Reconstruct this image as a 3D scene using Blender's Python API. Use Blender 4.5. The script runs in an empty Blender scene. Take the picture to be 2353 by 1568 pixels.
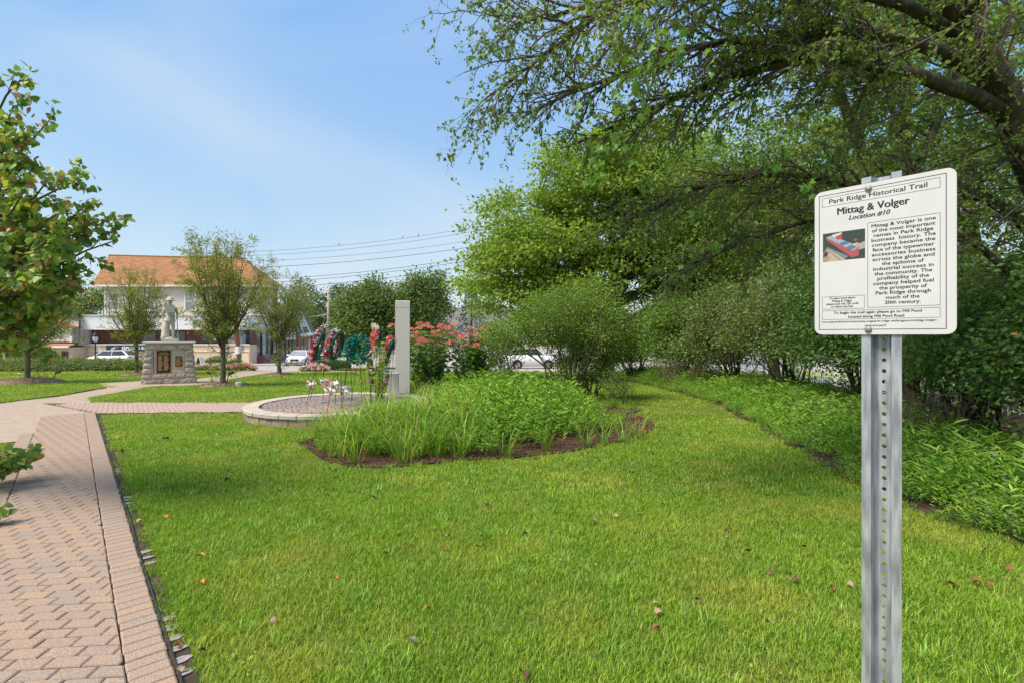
import bpy, math, random
import numpy as np
from mathutils import Vector, Matrix
R = math.radians
scene = bpy.context.scene
C = scene.collection
# ---------------------------------------------------------------- camera
FPX, CX, CY, EYE = 1150.0, 1176.0, 772.0, 1.8       # focal length and centre in 2352-px-wide units
cam = bpy.data.cameras.new('camera'); camo = bpy.data.objects.new('camera', cam); C.objects.link(camo)
camo.location = (0, 0, EYE); camo.rotation_euler = (R(90), 0, 0)
cam.sensor_width = 36; cam.lens = 36*FPX/2352; cam.shift_y = (CY-784)/2352.0
cam.clip_start = 0.05; cam.clip_end = 3000
scene.camera = camo
# ---------------------------------------------------------------- sky and sun
SUN_EL, SUN_AZ = 57.0, -122.0      # azimuth clockwise from +Y: a hazy sun high on the left
w = bpy.data.worlds.new('World'); scene.world = w; w.use_nodes = True
nt = w.node_tree; nt.nodes.clear()
def wn(t, **k):
    n = nt.nodes.new(t)
    for a, b in k.items(): setattr(n, a, b)
    return n
out = wn('ShaderNodeOutputWorld'); bg = wn('ShaderNodeBackground'); sky = wn('ShaderNodeTexSky')
sky.sky_type = 'NISHITA'; sky.sun_disc = False; sky.sun_elevation = R(SUN_EL); sky.sun_rotation = R(SUN_AZ)
sky.air_density = 1.0; sky.dust_density = 0.6; sky.ozone_density = 2.2; sky.altitude = 50
EXPOSURE = 0.72
bg.inputs['Strength'].default_value = 0.1
L = nt.links.new
# tone of the sky: the same per-channel response over the whole dome (hazy late-summer blue, pale at the horizon)
sp = wn('ShaderNodeSeparateColor'); cb_ = wn('ShaderNodeCombineColor'); L(sky.outputs['Color'], sp.inputs['Color'])
for ch, k, ex in (('Red', .195, .93), ('Green', .330, .57), ('Blue', .80, .10)):
    mn = wn('ShaderNodeMath', operation='MINIMUM'); mn.inputs[1].default_value = 6.0
    pw = wn('ShaderNodeMath', operation='POWER'); pw.inputs[1].default_value = ex
    mu = wn('ShaderNodeMath', operation='MULTIPLY'); mu.inputs[1].default_value = 10*k/2**EXPOSURE
    L(sp.outputs[ch], mn.inputs[0]); L(mn.outputs[0], pw.inputs[0]); L(pw.outputs[0], mu.inputs[0]); L(mu.outputs[0], cb_.inputs[ch])
tc = wn('ShaderNodeTexCoord'); mp = wn('ShaderNodeMapping'); mp.inputs['Scale'].default_value = (1.0, 1.3, 1.9)
mp.inputs['Rotation'].default_value = (0.2, 0.75, 0.4)
nz = wn('ShaderNodeTexNoise'); nz.inputs['Scale'].default_value = 1.5; nz.inputs['Detail'].default_value = 4; nz.inputs['Roughness'].default_value = 0.45
nz.inputs['Distortion'].default_value = 0.6
cr = wn('ShaderNodeValToRGB'); cr.color_ramp.elements[0].position = 0.36; cr.color_ramp.elements[1].position = 0.74
cr.color_ramp.elements[1].color = (0.55, 0.55, 0.55, 1)
mx = wn('ShaderNodeMix', data_type='RGBA'); mx.inputs['B'].default_value = (7.4/2**EXPOSURE, 8.4/2**EXPOSURE, 9.3/2**EXPOSURE, 1)
L(tc.outputs['Generated'], mp.inputs['Vector']); L(mp.outputs['Vector'], nz.inputs['Vector']); L(nz.outputs['Fac'], cr.inputs['Fac'])
L(cr.outputs['Color'], mx.inputs['Factor']); L(cb_.outputs['Color'], mx.inputs['A'])
L(mx.outputs['Result'], bg.inputs['Color']); L(bg.outputs['Background'], out.inputs['Surface'])
sun = bpy.data.lights.new('sun', 'SUN'); sun.energy = 3.7; sun.angle = R(28.0); sun.color = (1.0, 0.90, 0.76)
suno = bpy.data.objects.new('sun', sun); C.objects.link(suno)
sd = Vector((math.sin(R(SUN_AZ))*math.cos(R(SUN_EL)), math.cos(R(SUN_AZ))*math.cos(R(SUN_EL)), math.sin(R(SUN_EL))))
suno.rotation_euler = sd.to_track_quat('Z', 'Y').to_euler()
scene.view_settings.view_transform = 'Standard'; scene.view_settings.look = 'None'
scene.view_settings.exposure = EXPOSURE; scene.view_settings.gamma = 1.0; scene.view_settings.use_curve_mapping = False
scene.render.engine = 'CYCLES'
cy = scene.cycles
cy.use_denoising = True; cy.denoiser = 'OPENIMAGEDENOISE'; cy.denoising_prefilter = 'ACCURATE'
cy.max_bounces = 8; cy.diffuse_bounces = 4; cy.glossy_bounces = 3; cy.transmission_bounces = 4; cy.transparent_max_bounces = 6
cy.caustics_reflective = False; cy.caustics_refractive = False; cy.sample_clamp_indirect = 6
rng = np.random.default_rng(7); rnd = random.Random(11)
# ---------------------------------------------------------------- terrain and placing
def g(y):                      # the park falls gently towards the street
    return 0.0 if y < 14 else (-0.03*(y-14) if y < 54 else -1.2)
def G(px, py):                 # ground point seen at a picture position
    d = py-CY
    Y = EYE*FPX/d
    if Y > 14:
        Y = (EYE-0.42)*FPX/(d-34.5) if d > 34.5 else 1e9
        if Y > 54: Y = (EYE+1.2)*FPX/d
    return Vector(((px-CX)*Y/FPX, Y, g(Y)))
def at(px, py, Y):
    return Vector(((px-CX)*Y/FPX, Y, EYE-(py-CY)*Y/FPX))
# ---------------------------------------------------------------- materials
MATS = {}; FOL = 1.6
def nmat(name):
    m = bpy.data.materials.new(name); m.use_nodes = True
    n = m.node_tree; b = n.nodes['Principled BSDF']; o = n.nodes['Material Output']
    return m, n, b, o
def pm(name, c1, c2=None, scale=6.0, rough=0.7, bump=0.0, bscale=None, metallic=0.0, spec=0.35, detail=6.0, stretch=(1, 1, 1), objrand=0.0, c3=None, coord='Object', contrast=(0.35, 0.65)):
    m, n, b, o = nmat(name)
    b.inputs['Roughness'].default_value = rough; b.inputs['Metallic'].default_value = metallic
    b.inputs['Specular IOR Level'].default_value = spec
    c2 = c2 or c1
    t = n.nodes.new('ShaderNodeTexCoord'); mpn = n.nodes.new('ShaderNodeMapping'); mpn.inputs['Scale'].default_value = stretch
    n.links.new(t.outputs[coord], mpn.inputs['Vector'])
    no = n.nodes.new('ShaderNodeTexNoise'); no.inputs['Scale'].default_value = scale; no.inputs['Detail'].default_value = detail
    n.links.new(mpn.outputs['Vector'], no.inputs['Vector'])
    r = n.nodes.new('ShaderNodeValToRGB'); e = r.color_ramp.elements
    e[0].position = contrast[0]; e[1].position = contrast[1]; e[0].color = (*c1, 1); e[1].color = (*c2, 1)
    if c3: k = e.new(0.5*(contrast[0]+contrast[1])); k.color = (*c3, 1)
    col = r.outputs['Color']
    n.links.new(no.outputs['Fac'], r.inputs['Fac'])
    if objrand:
        oi = n.nodes.new('ShaderNodeObjectInfo'); hs = n.nodes.new('ShaderNodeHueSaturation')
        mr = n.nodes.new('ShaderNodeMapRange'); mr.inputs['To Min'].default_value = 1-objrand; mr.inputs['To Max'].default_value = 1+objrand
        n.links.new(oi.outputs['Random'], mr.inputs['Value']); n.links.new(mr.outputs['Result'], hs.inputs['Value'])
        mr2 = n.nodes.new('ShaderNodeMapRange'); mr2.inputs['To Min'].default_value = 1-1.6*objrand; mr2.inputs['To Max'].default_value = 1+1.6*objrand
        n.links.new(oi.outputs['Random'], mr2.inputs['Value']); n.links.new(mr2.outputs['Result'], hs.inputs['Saturation'])
        vm = n.nodes.new('ShaderNodeVectorMath'); vm.operation = 'ADD'
        cb = n.nodes.new('ShaderNodeCombineXYZ'); ml = n.nodes.new('ShaderNodeMath'); ml.operation = 'MULTIPLY'; ml.inputs[1].default_value = 40
        n.links.new(oi.outputs['Random'], ml.inputs[0]); n.links.new(ml.outputs[0], cb.inputs['X'])
        n.links.new(t.outputs[coord], vm.inputs[0]); n.links.new(cb.outputs[0], vm.inputs[1]); n.links.new(vm.outputs[0], mpn.inputs['Vector'])
        n.links.new(col, hs.inputs['Color']); col = hs.outputs['Color']
    n.links.new(col, b.inputs['Base Color'])
    if bump:
        nb = n.nodes.new('ShaderNodeTexNoise'); nb.inputs['Scale'].default_value = bscale or scale*4; nb.inputs['Detail'].default_value = 6
        n.links.new(mpn.outputs['Vector'], nb.inputs['Vector'])
        bp = n.nodes.new('ShaderNodeBump'); bp.inputs['Strength'].default_value = min(1, bump*6); bp.inputs['Distance'].default_value = bump*0.1
        n.links.new(nb.outputs['Fac'], bp.inputs['Height']); n.links.new(bp.outputs['Normal'], b.inputs['Normal'])
    MATS[name] = m
    return m
def leafmat(name, stops, trans=0.35, rough=0.5, objvar=0.0, spec=0.3):
    """foliage: colour picked per leaf from stops [(pos,(r,g,b))], partly translucent"""
    stops = [(q, tuple(min(.85, v*FOL) for v in c)) for q, c in stops] if not name.startswith(('petal', 'ribbon', 'chip', 'grass')) else stops
    m, n, b, o = nmat(name)
    a = n.nodes.new('ShaderNodeAttribute'); a.attribute_name = 'rnd'
    r = n.nodes.new('ShaderNodeValToRGB'); e = r.color_ramp.elements
    e[0].position, e[0].color = stops[0][0], (*stops[0][1], 1); e[1].position, e[1].color = stops[-1][0], (*stops[-1][1], 1)
    for p, c in stops[1:-1]: k = e.new(p); k.color = (*c, 1)
    n.links.new(a.outputs['Fac'], r.inputs['Fac']); col = r.outputs['Color']
    if objvar:
        oi = n.nodes.new('ShaderNodeObjectInfo'); hs = n.nodes.new('ShaderNodeHueSaturation')
        mr = n.nodes.new('ShaderNodeMapRange'); mr.inputs['To Min'].default_value = 1-objvar; mr.inputs['To Max'].default_value = 1+objvar
        n.links.new(oi.outputs['Random'], mr.inputs['Value']); n.links.new(mr.outputs['Result'], hs.inputs['Value'])
        mr2 = n.nodes.new('ShaderNodeMapRange'); mr2.inputs['To Min'].default_value = 0.5+objvar*0.06; mr2.inputs['To Max'].default_value = 0.5-objvar*0.09
        n.links.new(oi.outputs['Random'], mr2.inputs['Value']); n.links.new(mr2.outputs['Result'], hs.inputs['Hue'])
        n.links.new(col, hs.inputs['Color']); col = hs.outputs['Color']
    b.inputs['Roughness'].default_value = rough; b.inputs['Specular IOR Level'].default_value = spec
    n.links.new(col, b.inputs['Base Color'])
    tr = n.nodes.new('ShaderNodeBsdfTranslucent'); mxs = n.nodes.new('ShaderNodeMixShader'); mxs.inputs['Fac'].default_value = trans
    g2 = n.nodes.new('ShaderNodeMix'); g2.data_type = 'RGBA'; g2.blend_type = 'MULTIPLY'; g2.inputs['Factor'].default_value = 1.0
    g2.inputs['B'].default_value = (1.25, 1.2, 0.6, 1)
    n.links.new(col, g2.inputs['A']); n.links.new(g2.outputs['Result'], tr.inputs['Color'])
    n.links.new(b.outputs['BSDF'], mxs.inputs[1]); n.links.new(tr.outputs['BSDF'], mxs.inputs[2]); n.links.new(mxs.outputs['Shader'], o.inputs['Surface'])
    MATS[name] = m
    return m
def M(k): return MATS[k]
# ---------------------------------------------------------------- mesh building
def mesh_np(name, V, F, rn=None, smooth=False):
    V = np.asarray(V, dtype=np.float32); F = np.asarray(F, dtype=np.int32)
    me = bpy.data.meshes.new(name); k = F.shape[1]
    me.vertices.add(len(V)); me.vertices.foreach_set('co', V.ravel())
    me.loops.add(F.size); me.loops.foreach_set('vertex_index', F.ravel())
    me.polygons.add(len(F)); me.polygons.foreach_set('loop_start', np.arange(0, F.size, k, dtype=np.int32))
    if smooth: me.polygons.foreach_set('use_smooth', np.ones(len(F), dtype=bool))
    me.update(calc_edges=True)
    if rn is not None:
        at_ = me.attributes.new('rnd', 'FLOAT', 'POINT'); at_.data.foreach_set('value', np.asarray(rn, dtype=np.float32))
    return me
def link(name, me, mat=None, parent=None, loc=(0, 0, 0)):
    o = bpy.data.objects.new(name, me); C.objects.link(o); o.location = loc
    if mat is not None and not me.materials: me.materials.append(M(mat) if isinstance(mat, str) else mat)
    if parent is not None: o.parent = parent
    return o
def tag(o, label, cat=None, group=None, kind=None):
    if label: o['label'] = label
    if cat: o['category'] = cat
    if group: o['group'] = group
    if kind: o['kind'] = kind
    return o
def thing(name, label, cat, loc=(0, 0, 0), rz=0.0, group=None):
    o = bpy.data.objects.new(name, None); C.objects.link(o); o.location = loc; o.rotation_euler = (0, 0, rz); o.empty_display_size = 0.1
    return tag(o, label, cat, group)
def struct(o): o['kind'] = 'structure'; return o
def copy_tree(o, parent=None):
    c = o.copy(); C.objects.link(c); c.parent = parent
    for ch in list(o.children): copy_tree(ch, c)
    return c
class MB:
    def __init__(s): s.v = []; s.f = []
    def add(s, vs, fs):
        k = len(s.v); s.v += [tuple(p) for p in vs]; s.f += [tuple(i+k for i in q) for q in fs]; return s
    def box(s, c, d, rz=0.0, taper=1.0, rx=0.0, ry=0.0):
        x, y, z = d[0]/2, d[1]/2, d[2]/2
        vs = [Vector((sx*x*(taper if sz > 0 else 1), sy*y*(taper if sz > 0 else 1), sz*z)) for sz in (-1, 1) for sx, sy in ((-1, -1), (1, -1), (1, 1), (-1, 1))]
        m = Matrix.Rotation(rz, 3, 'Z') @ Matrix.Rotation(ry, 3, 'Y') @ Matrix.Rotation(rx, 3, 'X')
        vs = [m @ p + Vector(c) for p in vs]
        return s.add(vs, [(3, 2, 1, 0), (4, 5, 6, 7), (0, 1, 5, 4), (1, 2, 6, 5), (2, 3, 7, 6), (3, 0, 4, 7)])
    def bev(s, c, d, b=0.01, rz=0.0):           # box with a bevelled top rim
        x, y, z = d[0]/2, d[1]/2, d[2]/2
        rings = [(x, y, -z), (x, y, z-b), (x-b, y-b, z)]
        m = Matrix.Rotation(rz, 3, 'Z'); vs = []
        for a, bb, h in rings: vs += [m @ Vector(p)+Vector(c) for p in ((-a, -bb, h), (a, -bb, h), (a, bb, h), (-a, bb, h))]
        fs = [(3, 2, 1, 0), (8, 9, 10, 11)]
        for r in (0, 4): fs += [(r+i, r+(i+1) % 4, r+4+(i+1) % 4, r+4+i) for i in range(4)]
        return s.add(vs, fs)
    def tube(s, pts, rad, n=8, cap=True):
        V_, F_ = tube_np([Vector(p) for p in pts], rad if hasattr(rad, '__len__') else [rad]*len(pts), n)
        k = len(V_); fs = [tuple(q) for q in F_]
        if cap: fs += [tuple(range(n))[::-1], tuple(range(k-n, k))]
        return s.add([tuple(p) for p in V_], fs)
    def lathe(s, prof, n=16, c=(0, 0, 0), sx=1.0, sy=1.0):
        vs = []; fs = []
        for r, z in prof: vs += [(c[0]+r*sx*math.cos(2*math.pi*i/n), c[1]+r*sy*math.sin(2*math.pi*i/n), c[2]+z) for i in range(n)]
        for j in range(len(prof)-1): fs += [(j*n+i, j*n+(i+1) % n, (j+1)*n+(i+1) % n, (j+1)*n+i) for i in range(n)]
        fs += [tuple(range(n))[::-1], tuple(range((len(prof)-1)*n, len(prof)*n))]
        return s.add(vs, fs)
    def prism(s, poly, z0, z1):
        n = len(poly); vs = [(p[0], p[1], z0) for p in poly]+[(p[0], p[1], z1) for p in poly]
        return s.add(vs, [tuple(range(n))[::-1], tuple(range(n, 2*n))]+[(i, (i+1) % n, n+(i+1) % n, n+i) for i in range(n)])
    def prof(s, poly, y0, y1):                   # outline in X,Z pushed along Y
        n = len(poly); vs = [(p[0], y0, p[1]) for p in poly]+[(p[0], y1, p[1]) for p in poly]
        return s.add(vs, [tuple(range(n)), tuple(range(n, 2*n))[::-1]]+[((i+1) % n, i, n+i, n+(i+1) % n) for i in range(n)])
    def quad(s, *p): return s.add(p, [tuple(range(len(p)))])
    def mesh(s, name, smooth=False):
        me = bpy.data.meshes.new(name); me.from_pydata(s.v, [], s.f)
        if smooth: me.polygons.foreach_set('use_smooth', [True]*len(me.polygons))
        return me
    def build(s, name, mat, parent=None, smooth=False, loc=(0, 0, 0)): return link(name, s.mesh(name, smooth), mat, parent, loc)
def tube_np(pts, rad, n):
    P = np.array([tuple(p) for p in pts], dtype=float); rad = np.array(rad, dtype=float)
    T = np.gradient(P, axis=0); T /= (np.linalg.norm(T, axis=1, keepdims=True)+1e-9)
    ref = np.array((0, 0, 1.0)) if abs(T[0][2]) < 0.8 else np.array((1.0, 0, 0))
    A = np.cross(T, ref); A /= (np.linalg.norm(A, axis=1, keepdims=True)+1e-9); B = np.cross(T, A)
    th = np.arange(n)*2*np.pi/n
    V_ = (P[:, None, :]+rad[:, None, None]*(np.cos(th)[None, :, None]*A[:, None, :]+np.sin(th)[None, :, None]*B[:, None, :])).reshape(-1, 3)
    i = np.arange(len(P)-1)[:, None]*n; j = np.arange(n)[None, :]; j2 = (j+1) % n
    F_ = np.stack([i+j, i+j2, i+n+j2, i+n+j], axis=-1).reshape(-1, 4)
    return V_, F_
def tubes_mesh(name, brs, sides):
    Vs, Fs, k = [], [], 0
    for (p, r), n in zip(brs, sides):
        a, b = tube_np(p, r, n); Vs.append(a); Fs.append(b+k); k += len(a)
    return mesh_np(name, np.concatenate(Vs), np.concatenate(Fs), smooth=True)
# leaf outlines (x side, y along, z out of plane)
T_DIA = (np.array([(0, 0, 0), (.30, .42, .07), (0, 1, -.08), (-.30, .42, .07)]), np.array([(0, 1, 2), (0, 2, 3)]))
T_LONG = (np.array([(0, 0, 0), (.13, .4, .03), (0, 1, -.12), (-.13, .4, .03)]), np.array([(0, 1, 2), (0, 2, 3)]))
T_HEART = (np.array([(0, .5, -.07), (0, .06, 0), (.26, -.06, .03), (.50, .22, .07), (.38, .62, .04), (0, 1.06, -.14), (-.38, .62, .04), (-.50, .22, .07), (-.26, -.06, .03)]),
           np.array([(0, i, i+1) for i in range(1, 8)]+[(0, 8, 1)]))
T_LOBE = (np.array([(0, .1, 0), (.32, .05, .05), (.24, .34, .02), (.56, .55, .08), (.22, .66, .0), (0, 1.05, -.1), (-.22, .66, 0), (-.56, .55, .08), (-.24, .34, .02), (-.32, .05, .05)]),
          np.array([(0, i, i+1) for i in range(1, 9)]))
T_OVAL = (np.array([(0, 0, 0), (.27, .22, .05), (.31, .58, .06), (0, 1, -.1), (-.31, .58, .06), (-.27, .22, .05)]), np.array([(0, 1, 2), (0, 2, 3), (0, 3, 4), (0, 4, 5)]))
def leaves(name, pos, axis, size, tmpl, mat, parent, rg, up=0.5, rn=None, loc=(0, 0, 0), nrm=None):
    pos = np.asarray(pos, float); N = len(pos); axis = np.asarray(axis, float)
    axis = axis/(np.linalg.norm(axis, axis=1, keepdims=True)+1e-9)
    h = rg.normal(size=(N, 3)); h /= np.linalg.norm(h, axis=1, keepdims=True); h[:, 2] += up
    if nrm is not None: h = h*0.5+np.asarray(nrm)
    s_ = np.cross(axis, h); s_ /= (np.linalg.norm(s_, axis=1, keepdims=True)+1e-9); n_ = np.cross(s_, axis)
    size = np.broadcast_to(np.asarray(size, float), (N,))
    tv, tf = tmpl
    V_ = pos[:, None, :]+size[:, None, None]*(tv[None, :, 0:1]*s_[:, None, :]+tv[None, :, 1:2]*axis[:, None, :]+tv[None, :, 2:3]*n_[:, None, :])
    F_ = (np.arange(N)[:, None, None]*len(tv)+tf[None]).reshape(-1, 3)
    if rn is None: rn = rg.random(N)
    me = mesh_np(name, V_.reshape(-1, 3), F_, np.repeat(rn, len(tv)))
    return link(name, me, mat, parent, loc) if parent is not False else me
def unit(v): return v/(np.linalg.norm(v)+1e-9)
def grow(rg, limbs, levels):
    """limbs: [(pts Nx3, radii N)]; levels: per level dict(space,len,ang,up,wob,seg,r,t0). returns list of levels of branches"""
    res = [limbs]
    cur = limbs
    for lv in levels:
        nxt = []
        for P, Rr in cur:
            P = np.asarray(P); seg = np.linalg.norm(np.diff(P, axis=0), axis=1); tot = seg.sum(); cum = np.concatenate([[0], np.cumsum(seg)])
            nch = max(1, int(tot*(1-lv['t0'])/lv['space']+rg.random()))
            for k in range(nch):
                t = lv['t0']+(1-lv['t0'])*(k+rg.random())/nch
                s = t*tot; i = min(len(seg)-1, int(np.searchsorted(cum, s)-1)); i = max(i, 0)
                f = (s-cum[i])/(seg[i]+1e-9); p = P[i]*(1-f)+P[i+1]*f; r0 = Rr[i]*(1-f)+Rr[i+1]*f
                T = unit(P[i+1]-P[i]); a = rg.normal(size=3); a = unit(a-T*a.dot(T)); ang = R(lv['ang'])*(0.7+0.6*rg.random())
                d = unit(T*math.cos(ang)+a*math.sin(ang)+np.array(lv.get('bias', (0, 0, 0))))
                ln = (lv['len'][0]+(lv['len'][1]-lv['len'][0])*rg.random())*(1-lv.get('fall', .45)*t)
                n = lv['seg']; q = [p]
                for _ in range(n):
                    d = unit(d+rg.normal(size=3)*lv['wob']+np.array((0, 0, lv['up']))); q.append(q[-1]+d*ln/n)
                rr = min(r0*0.75, lv['r']); nxt.append((np.array(q), np.linspace(rr, rr*0.35, n+1)))
        res.append(nxt); cur = nxt
    return res
def twig_leaves(rg, twigs, per, spread=0.03, droop=0.4, tmin=0.15):
    pos, ax = [], []
    for P, _ in twigs:
        m = len(P)-1; n = max(1, int(per*(0.6+0.8*rg.random())))
        t = (tmin+(1-tmin)*rg.random(n))*m; i = np.minimum(t.astype(int), m-1); f = (t-i)[:, None]
        pos.append(P[i]*(1-f)+P[i+1]*f+rg.normal(size=(n, 3))*spread)
        d = (P[i+1]-P[i]); d /= (np.linalg.norm(d, axis=1, keepdims=True)+1e-9)
        ax.append(d*0.6+rg.normal(size=(n, 3))*0.6+np.array((0, 0, -droop)))
    return np.concatenate(pos), np.concatenate(ax)
def in_poly(x, y, poly):
    c = False; n = len(poly); j = n-1
    for i in range(n):
        xi, yi = poly[i][0], poly[i][1]; xj, yj = poly[j][0], poly[j][1]
        if (yi > y) != (yj > y) and x < (xj-xi)*(y-yi)/(yj-yi)+xi: c = not c
        j = i
    return c
def cutpoly(poly, lo, hi):     # part of a polygon with lo <= y <= hi
    for s, v in ((1, lo), (-1, hi)):
        o = []
        for i in range(len(poly)):
            a, b = poly[i], poly[(i+1) % len(poly)]; da, db = s*(a[1]-v), s*(b[1]-v)
            if da >= 0: o.append(a)
            if da*db < 0: t = da/(da-db); o.append((a[0]+(b[0]-a[0])*t, v))
        poly = o
        if not poly: return []
    return poly
def sheet(name, poly, dz, mat, parent=None):      # flat sheet following the fall of the ground
    mb = MB()
    for lo, hi in ((-50, 14), (14, 54), (54, 3000)):
        q = cutpoly([(p[0], p[1]) for p in poly], lo, hi)
        if len(q) >= 3:
            e = 1e-4
            mb.add([(x, y, g(min(max(y, lo+e), hi-e))+dz) for x, y in q], [tuple(range(len(q)))])
    return mb.build(name, mat, parent)
def text_me(body, width=None, height=None, bold=0.0, shear=0.0, heavy=0.0):
    cu = bpy.data.curves.new('t', 'FONT'); cu.body = body; cu.align_x = 'CENTER'; cu.size = 1; cu.offset = bold; cu.shear = shear; cu.resolution_u = 3
    ob = bpy.data.objects.new('t', cu); me = bpy.data.meshes.new_from_object(ob)
    v = np.zeros(len(me.vertices)*3); me.vertices.foreach_get('co', v); v = v.reshape(-1, 3)
    x0, x1 = v[:, 0].min(), v[:, 0].max(); cap = 0.73
    sx = width/(x1-x0) if width else None; sy = height/cap if height else None
    sx = sx or sy; sy = sy or sx
    v[:, 0] = (v[:, 0]-(x0+x1)/2)*sx; v[:, 1] *= sy
    me.vertices.foreach_set('co', v.ravel()); me.update()
    bpy.data.objects.remove(ob); bpy.data.curves.remove(cu)
    if heavy:                                   # heavier strokes: the outline printed again a hair to either side
        fs = [tuple(q.vertices) for q in me.polygons]; n = len(v); V2 = []; F2 = []
        for k, dx in enumerate((0, -heavy, heavy, -heavy*.5, heavy*.5)):
            V2 += [(a+dx*sy, b+(abs(dx)*.25*sy if k % 2 else -abs(dx)*.25*sy), c+k*2e-5) for a, b, c in v]; F2 += [tuple(i+k*n for i in q) for q in fs]
        me = bpy.data.meshes.new('t'); me.from_pydata(V2, [], F2)
    return me
# ---------------------------------------------------------------- colours
pm('soil_lawn', (.085, .115, .022), (.12, .155, .03), 3.0, .95, .05, 60, spec=.05)
pm('paver', (.26, .185, .135), (.47, .375, .305), 130, .9, .03, 160, spec=.12, objrand=.09, c3=(.325, .24, .18), contrast=(.32, .72), detail=3)
pm('paver_far', (.33, .25, .19), (.39, .305, .24), 5, .9, .03, 60, spec=.15, contrast=(.3, .7))
pm('joint_sand', (.10, .085, .05), (.075, .10, .03), 5, .95, .05, 80, spec=.05)
pm('earth', (.055, .042, .03), (.085, .065, .048), 9, .95, .08, 60, spec=.05)
pm('cobble', (.25, .165, .14), (.37, .265, .23), 10, .85, .03, 120, spec=.2, objrand=.22, c3=(.30, .22, .20))
pm('capstone', (.40, .35, .295), (.48, .43, .37), 12, .85, .05, 90, spec=.2, objrand=.08)
pm('wallstone', (.27, .21, .155), (.36, .29, .225), 10, .9, .09, 45, spec=.15, objrand=.12)
pm('granite', (.54, .51, .455), (.64, .61, .555), 90, .75, .01, 200, spec=.3, contrast=(.3, .7))
pm('granite_rough', (.42, .40, .36), (.55, .53, .49), 30, .85, .05, 60, spec=.2)
pm('mulch', (.045, .025, .016), (.13, .075, .05), 38, .95, .14, 70, spec=.1, c3=(.08, .045, .03))
pm('mulch_light', (.16, .105, .07), (.34, .24, .17), 26, .95, .14, 60, spec=.1, c3=(.24, .165, .115))
pm('galv', (.27, .29, .335), (.54, .57, .64), 9, .48, .012, 120, metallic=.55, spec=.5, stretch=(8, 8, 1.2))
pm('bolt', (.35, .35, .33), (.48, .47, .44), 60, .38, 0, metallic=.85)
pm('sign_white', (.53, .53, .55), (.60, .60, .62), 9, .4, 0, spec=.4, contrast=(.2, .6))
pm('sign_rust', (.30, .17, .10), (.62, .55, .48), 60, .8, .02)
pm('ink', (.012, .012, .018), rough=.5)
pm('asphalt', (.33, .30, .27), (.39, .36, .33), 2.0, .9, .02, 60, spec=.15)
pm('concrete', (.50, .45, .41), (.60, .55, .505), 1.2, .9, .02, 40, spec=.15)
pm('edging', (.20, .18, .175), (.33, .30, .29), 30, .6, .01, spec=.3)
pm('edge_black', (.02, .02, .022), (.04, .04, .045), 30, .5)
pm('bark', (.11, .085, .062), (.21, .17, .13), 12, .95, .12, 30, spec=.1, stretch=(1, 1, .25))
pm('bark_dark', (.055, .044, .030), (.13, .105, .075), 10, .95, .14, 26, spec=.1, stretch=(1, 1, .3), c3=(.06, .058, .034))
pm('twig', (.09, .072, .056), (.18, .145, .115), 8, .9, 0, spec=.15)
pm('twig_red', (.13, .085, .062), (.22, .16, .12), 8, .9, 0, spec=.15)
leafmat('lf_right', [(0, (.062, .11, .02)), (.5, (.105, .175, .03)), (.9, (.17, .24, .042)), (1, (.26, .22, .05))], .48)
leafmat('lf_right_big', [(0, (.07, .16, .025)), (1, (.14, .25, .045))], .45, .4)
leafmat('lf_redbud', [(0, (.065, .135, .03)), (.45, (.13, .215, .042)), (.80, (.22, .28, .055)), (.87, (.32, .27, .06)), (.92, (.22, .11, .05)), (1, (.38, .21, .12))], .44, .38)
leafmat('lf_maple', [(0, (.10, .17, .028)), (.5, (.155, .235, .034)), (1, (.24, .31, .05))], .42)
leafmat('lf_park', [(0, (.095, .13, .026)), (.6, (.155, .195, .036)), (.92, (.24, .25, .05)), (1, (.30, .18, .04))], .42)
leafmat('lf_bigshrub', [(0, (.075, .135, .024)), (.6, (.13, .205, .034)), (1, (.21, .28, .05))], .45)
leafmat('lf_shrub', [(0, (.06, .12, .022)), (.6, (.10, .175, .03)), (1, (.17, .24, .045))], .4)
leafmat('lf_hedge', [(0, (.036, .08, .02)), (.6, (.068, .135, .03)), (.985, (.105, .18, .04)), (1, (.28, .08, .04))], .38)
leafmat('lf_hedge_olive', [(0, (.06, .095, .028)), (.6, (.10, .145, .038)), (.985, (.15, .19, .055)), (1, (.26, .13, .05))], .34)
leafmat('lf_far', [(0, (.06, .105, .03)), (.6, (.095, .145, .036)), (1, (.15, .19, .05))], .36)
leafmat('lf_far_dark', [(0, (.04, .078, .03)), (1, (.085, .125, .04))], .3)
leafmat('lf_spruce', [(0, (.028, .05, .04)), (1, (.06, .085, .062))], .1)
leafmat('lf_flowershrub', [(0, (.045, .10, .018)), (.6, (.09, .18, .03)), (1, (.16, .27, .05))], .36)
leafmat('lf_joe', [(0, (.40, .085, .085)), (.5, (.55, .16, .17)), (1, (.72, .33, .33))], .3)
leafmat('lf_weed', [(0, (.10, .20, .025)), (.7, (.16, .28, .04)), (1, (.34, .36, .07))], .42)
leafmat('lf_low', [(0, (.075, .12, .026)), (.6, (.13, .17, .04)), (1, (.22, .23, .06))], .35)
leafmat('lf_ground', [(0, (.075, .17, .024)), (.6, (.13, .26, .034)), (1, (.24, .37, .055))], .40, .42, objvar=.22)
leafmat('lf_verge', [(0, (.08, .19, .028)), (.6, (.15, .30, .042)), (1, (.28, .40, .08))], .40, .42, objvar=.22)  # verge ground cover, a slightly lighter green than in the bed
leafmat('lf_sedge', [(0, (.07, .15, .015)), (.55, (.14, .26, .025)), (.9, (.26, .36, .06)), (.95, (.34, .27, .09)), (1, (.30, .16, .07))], .40, .45, objvar=.2)
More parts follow.
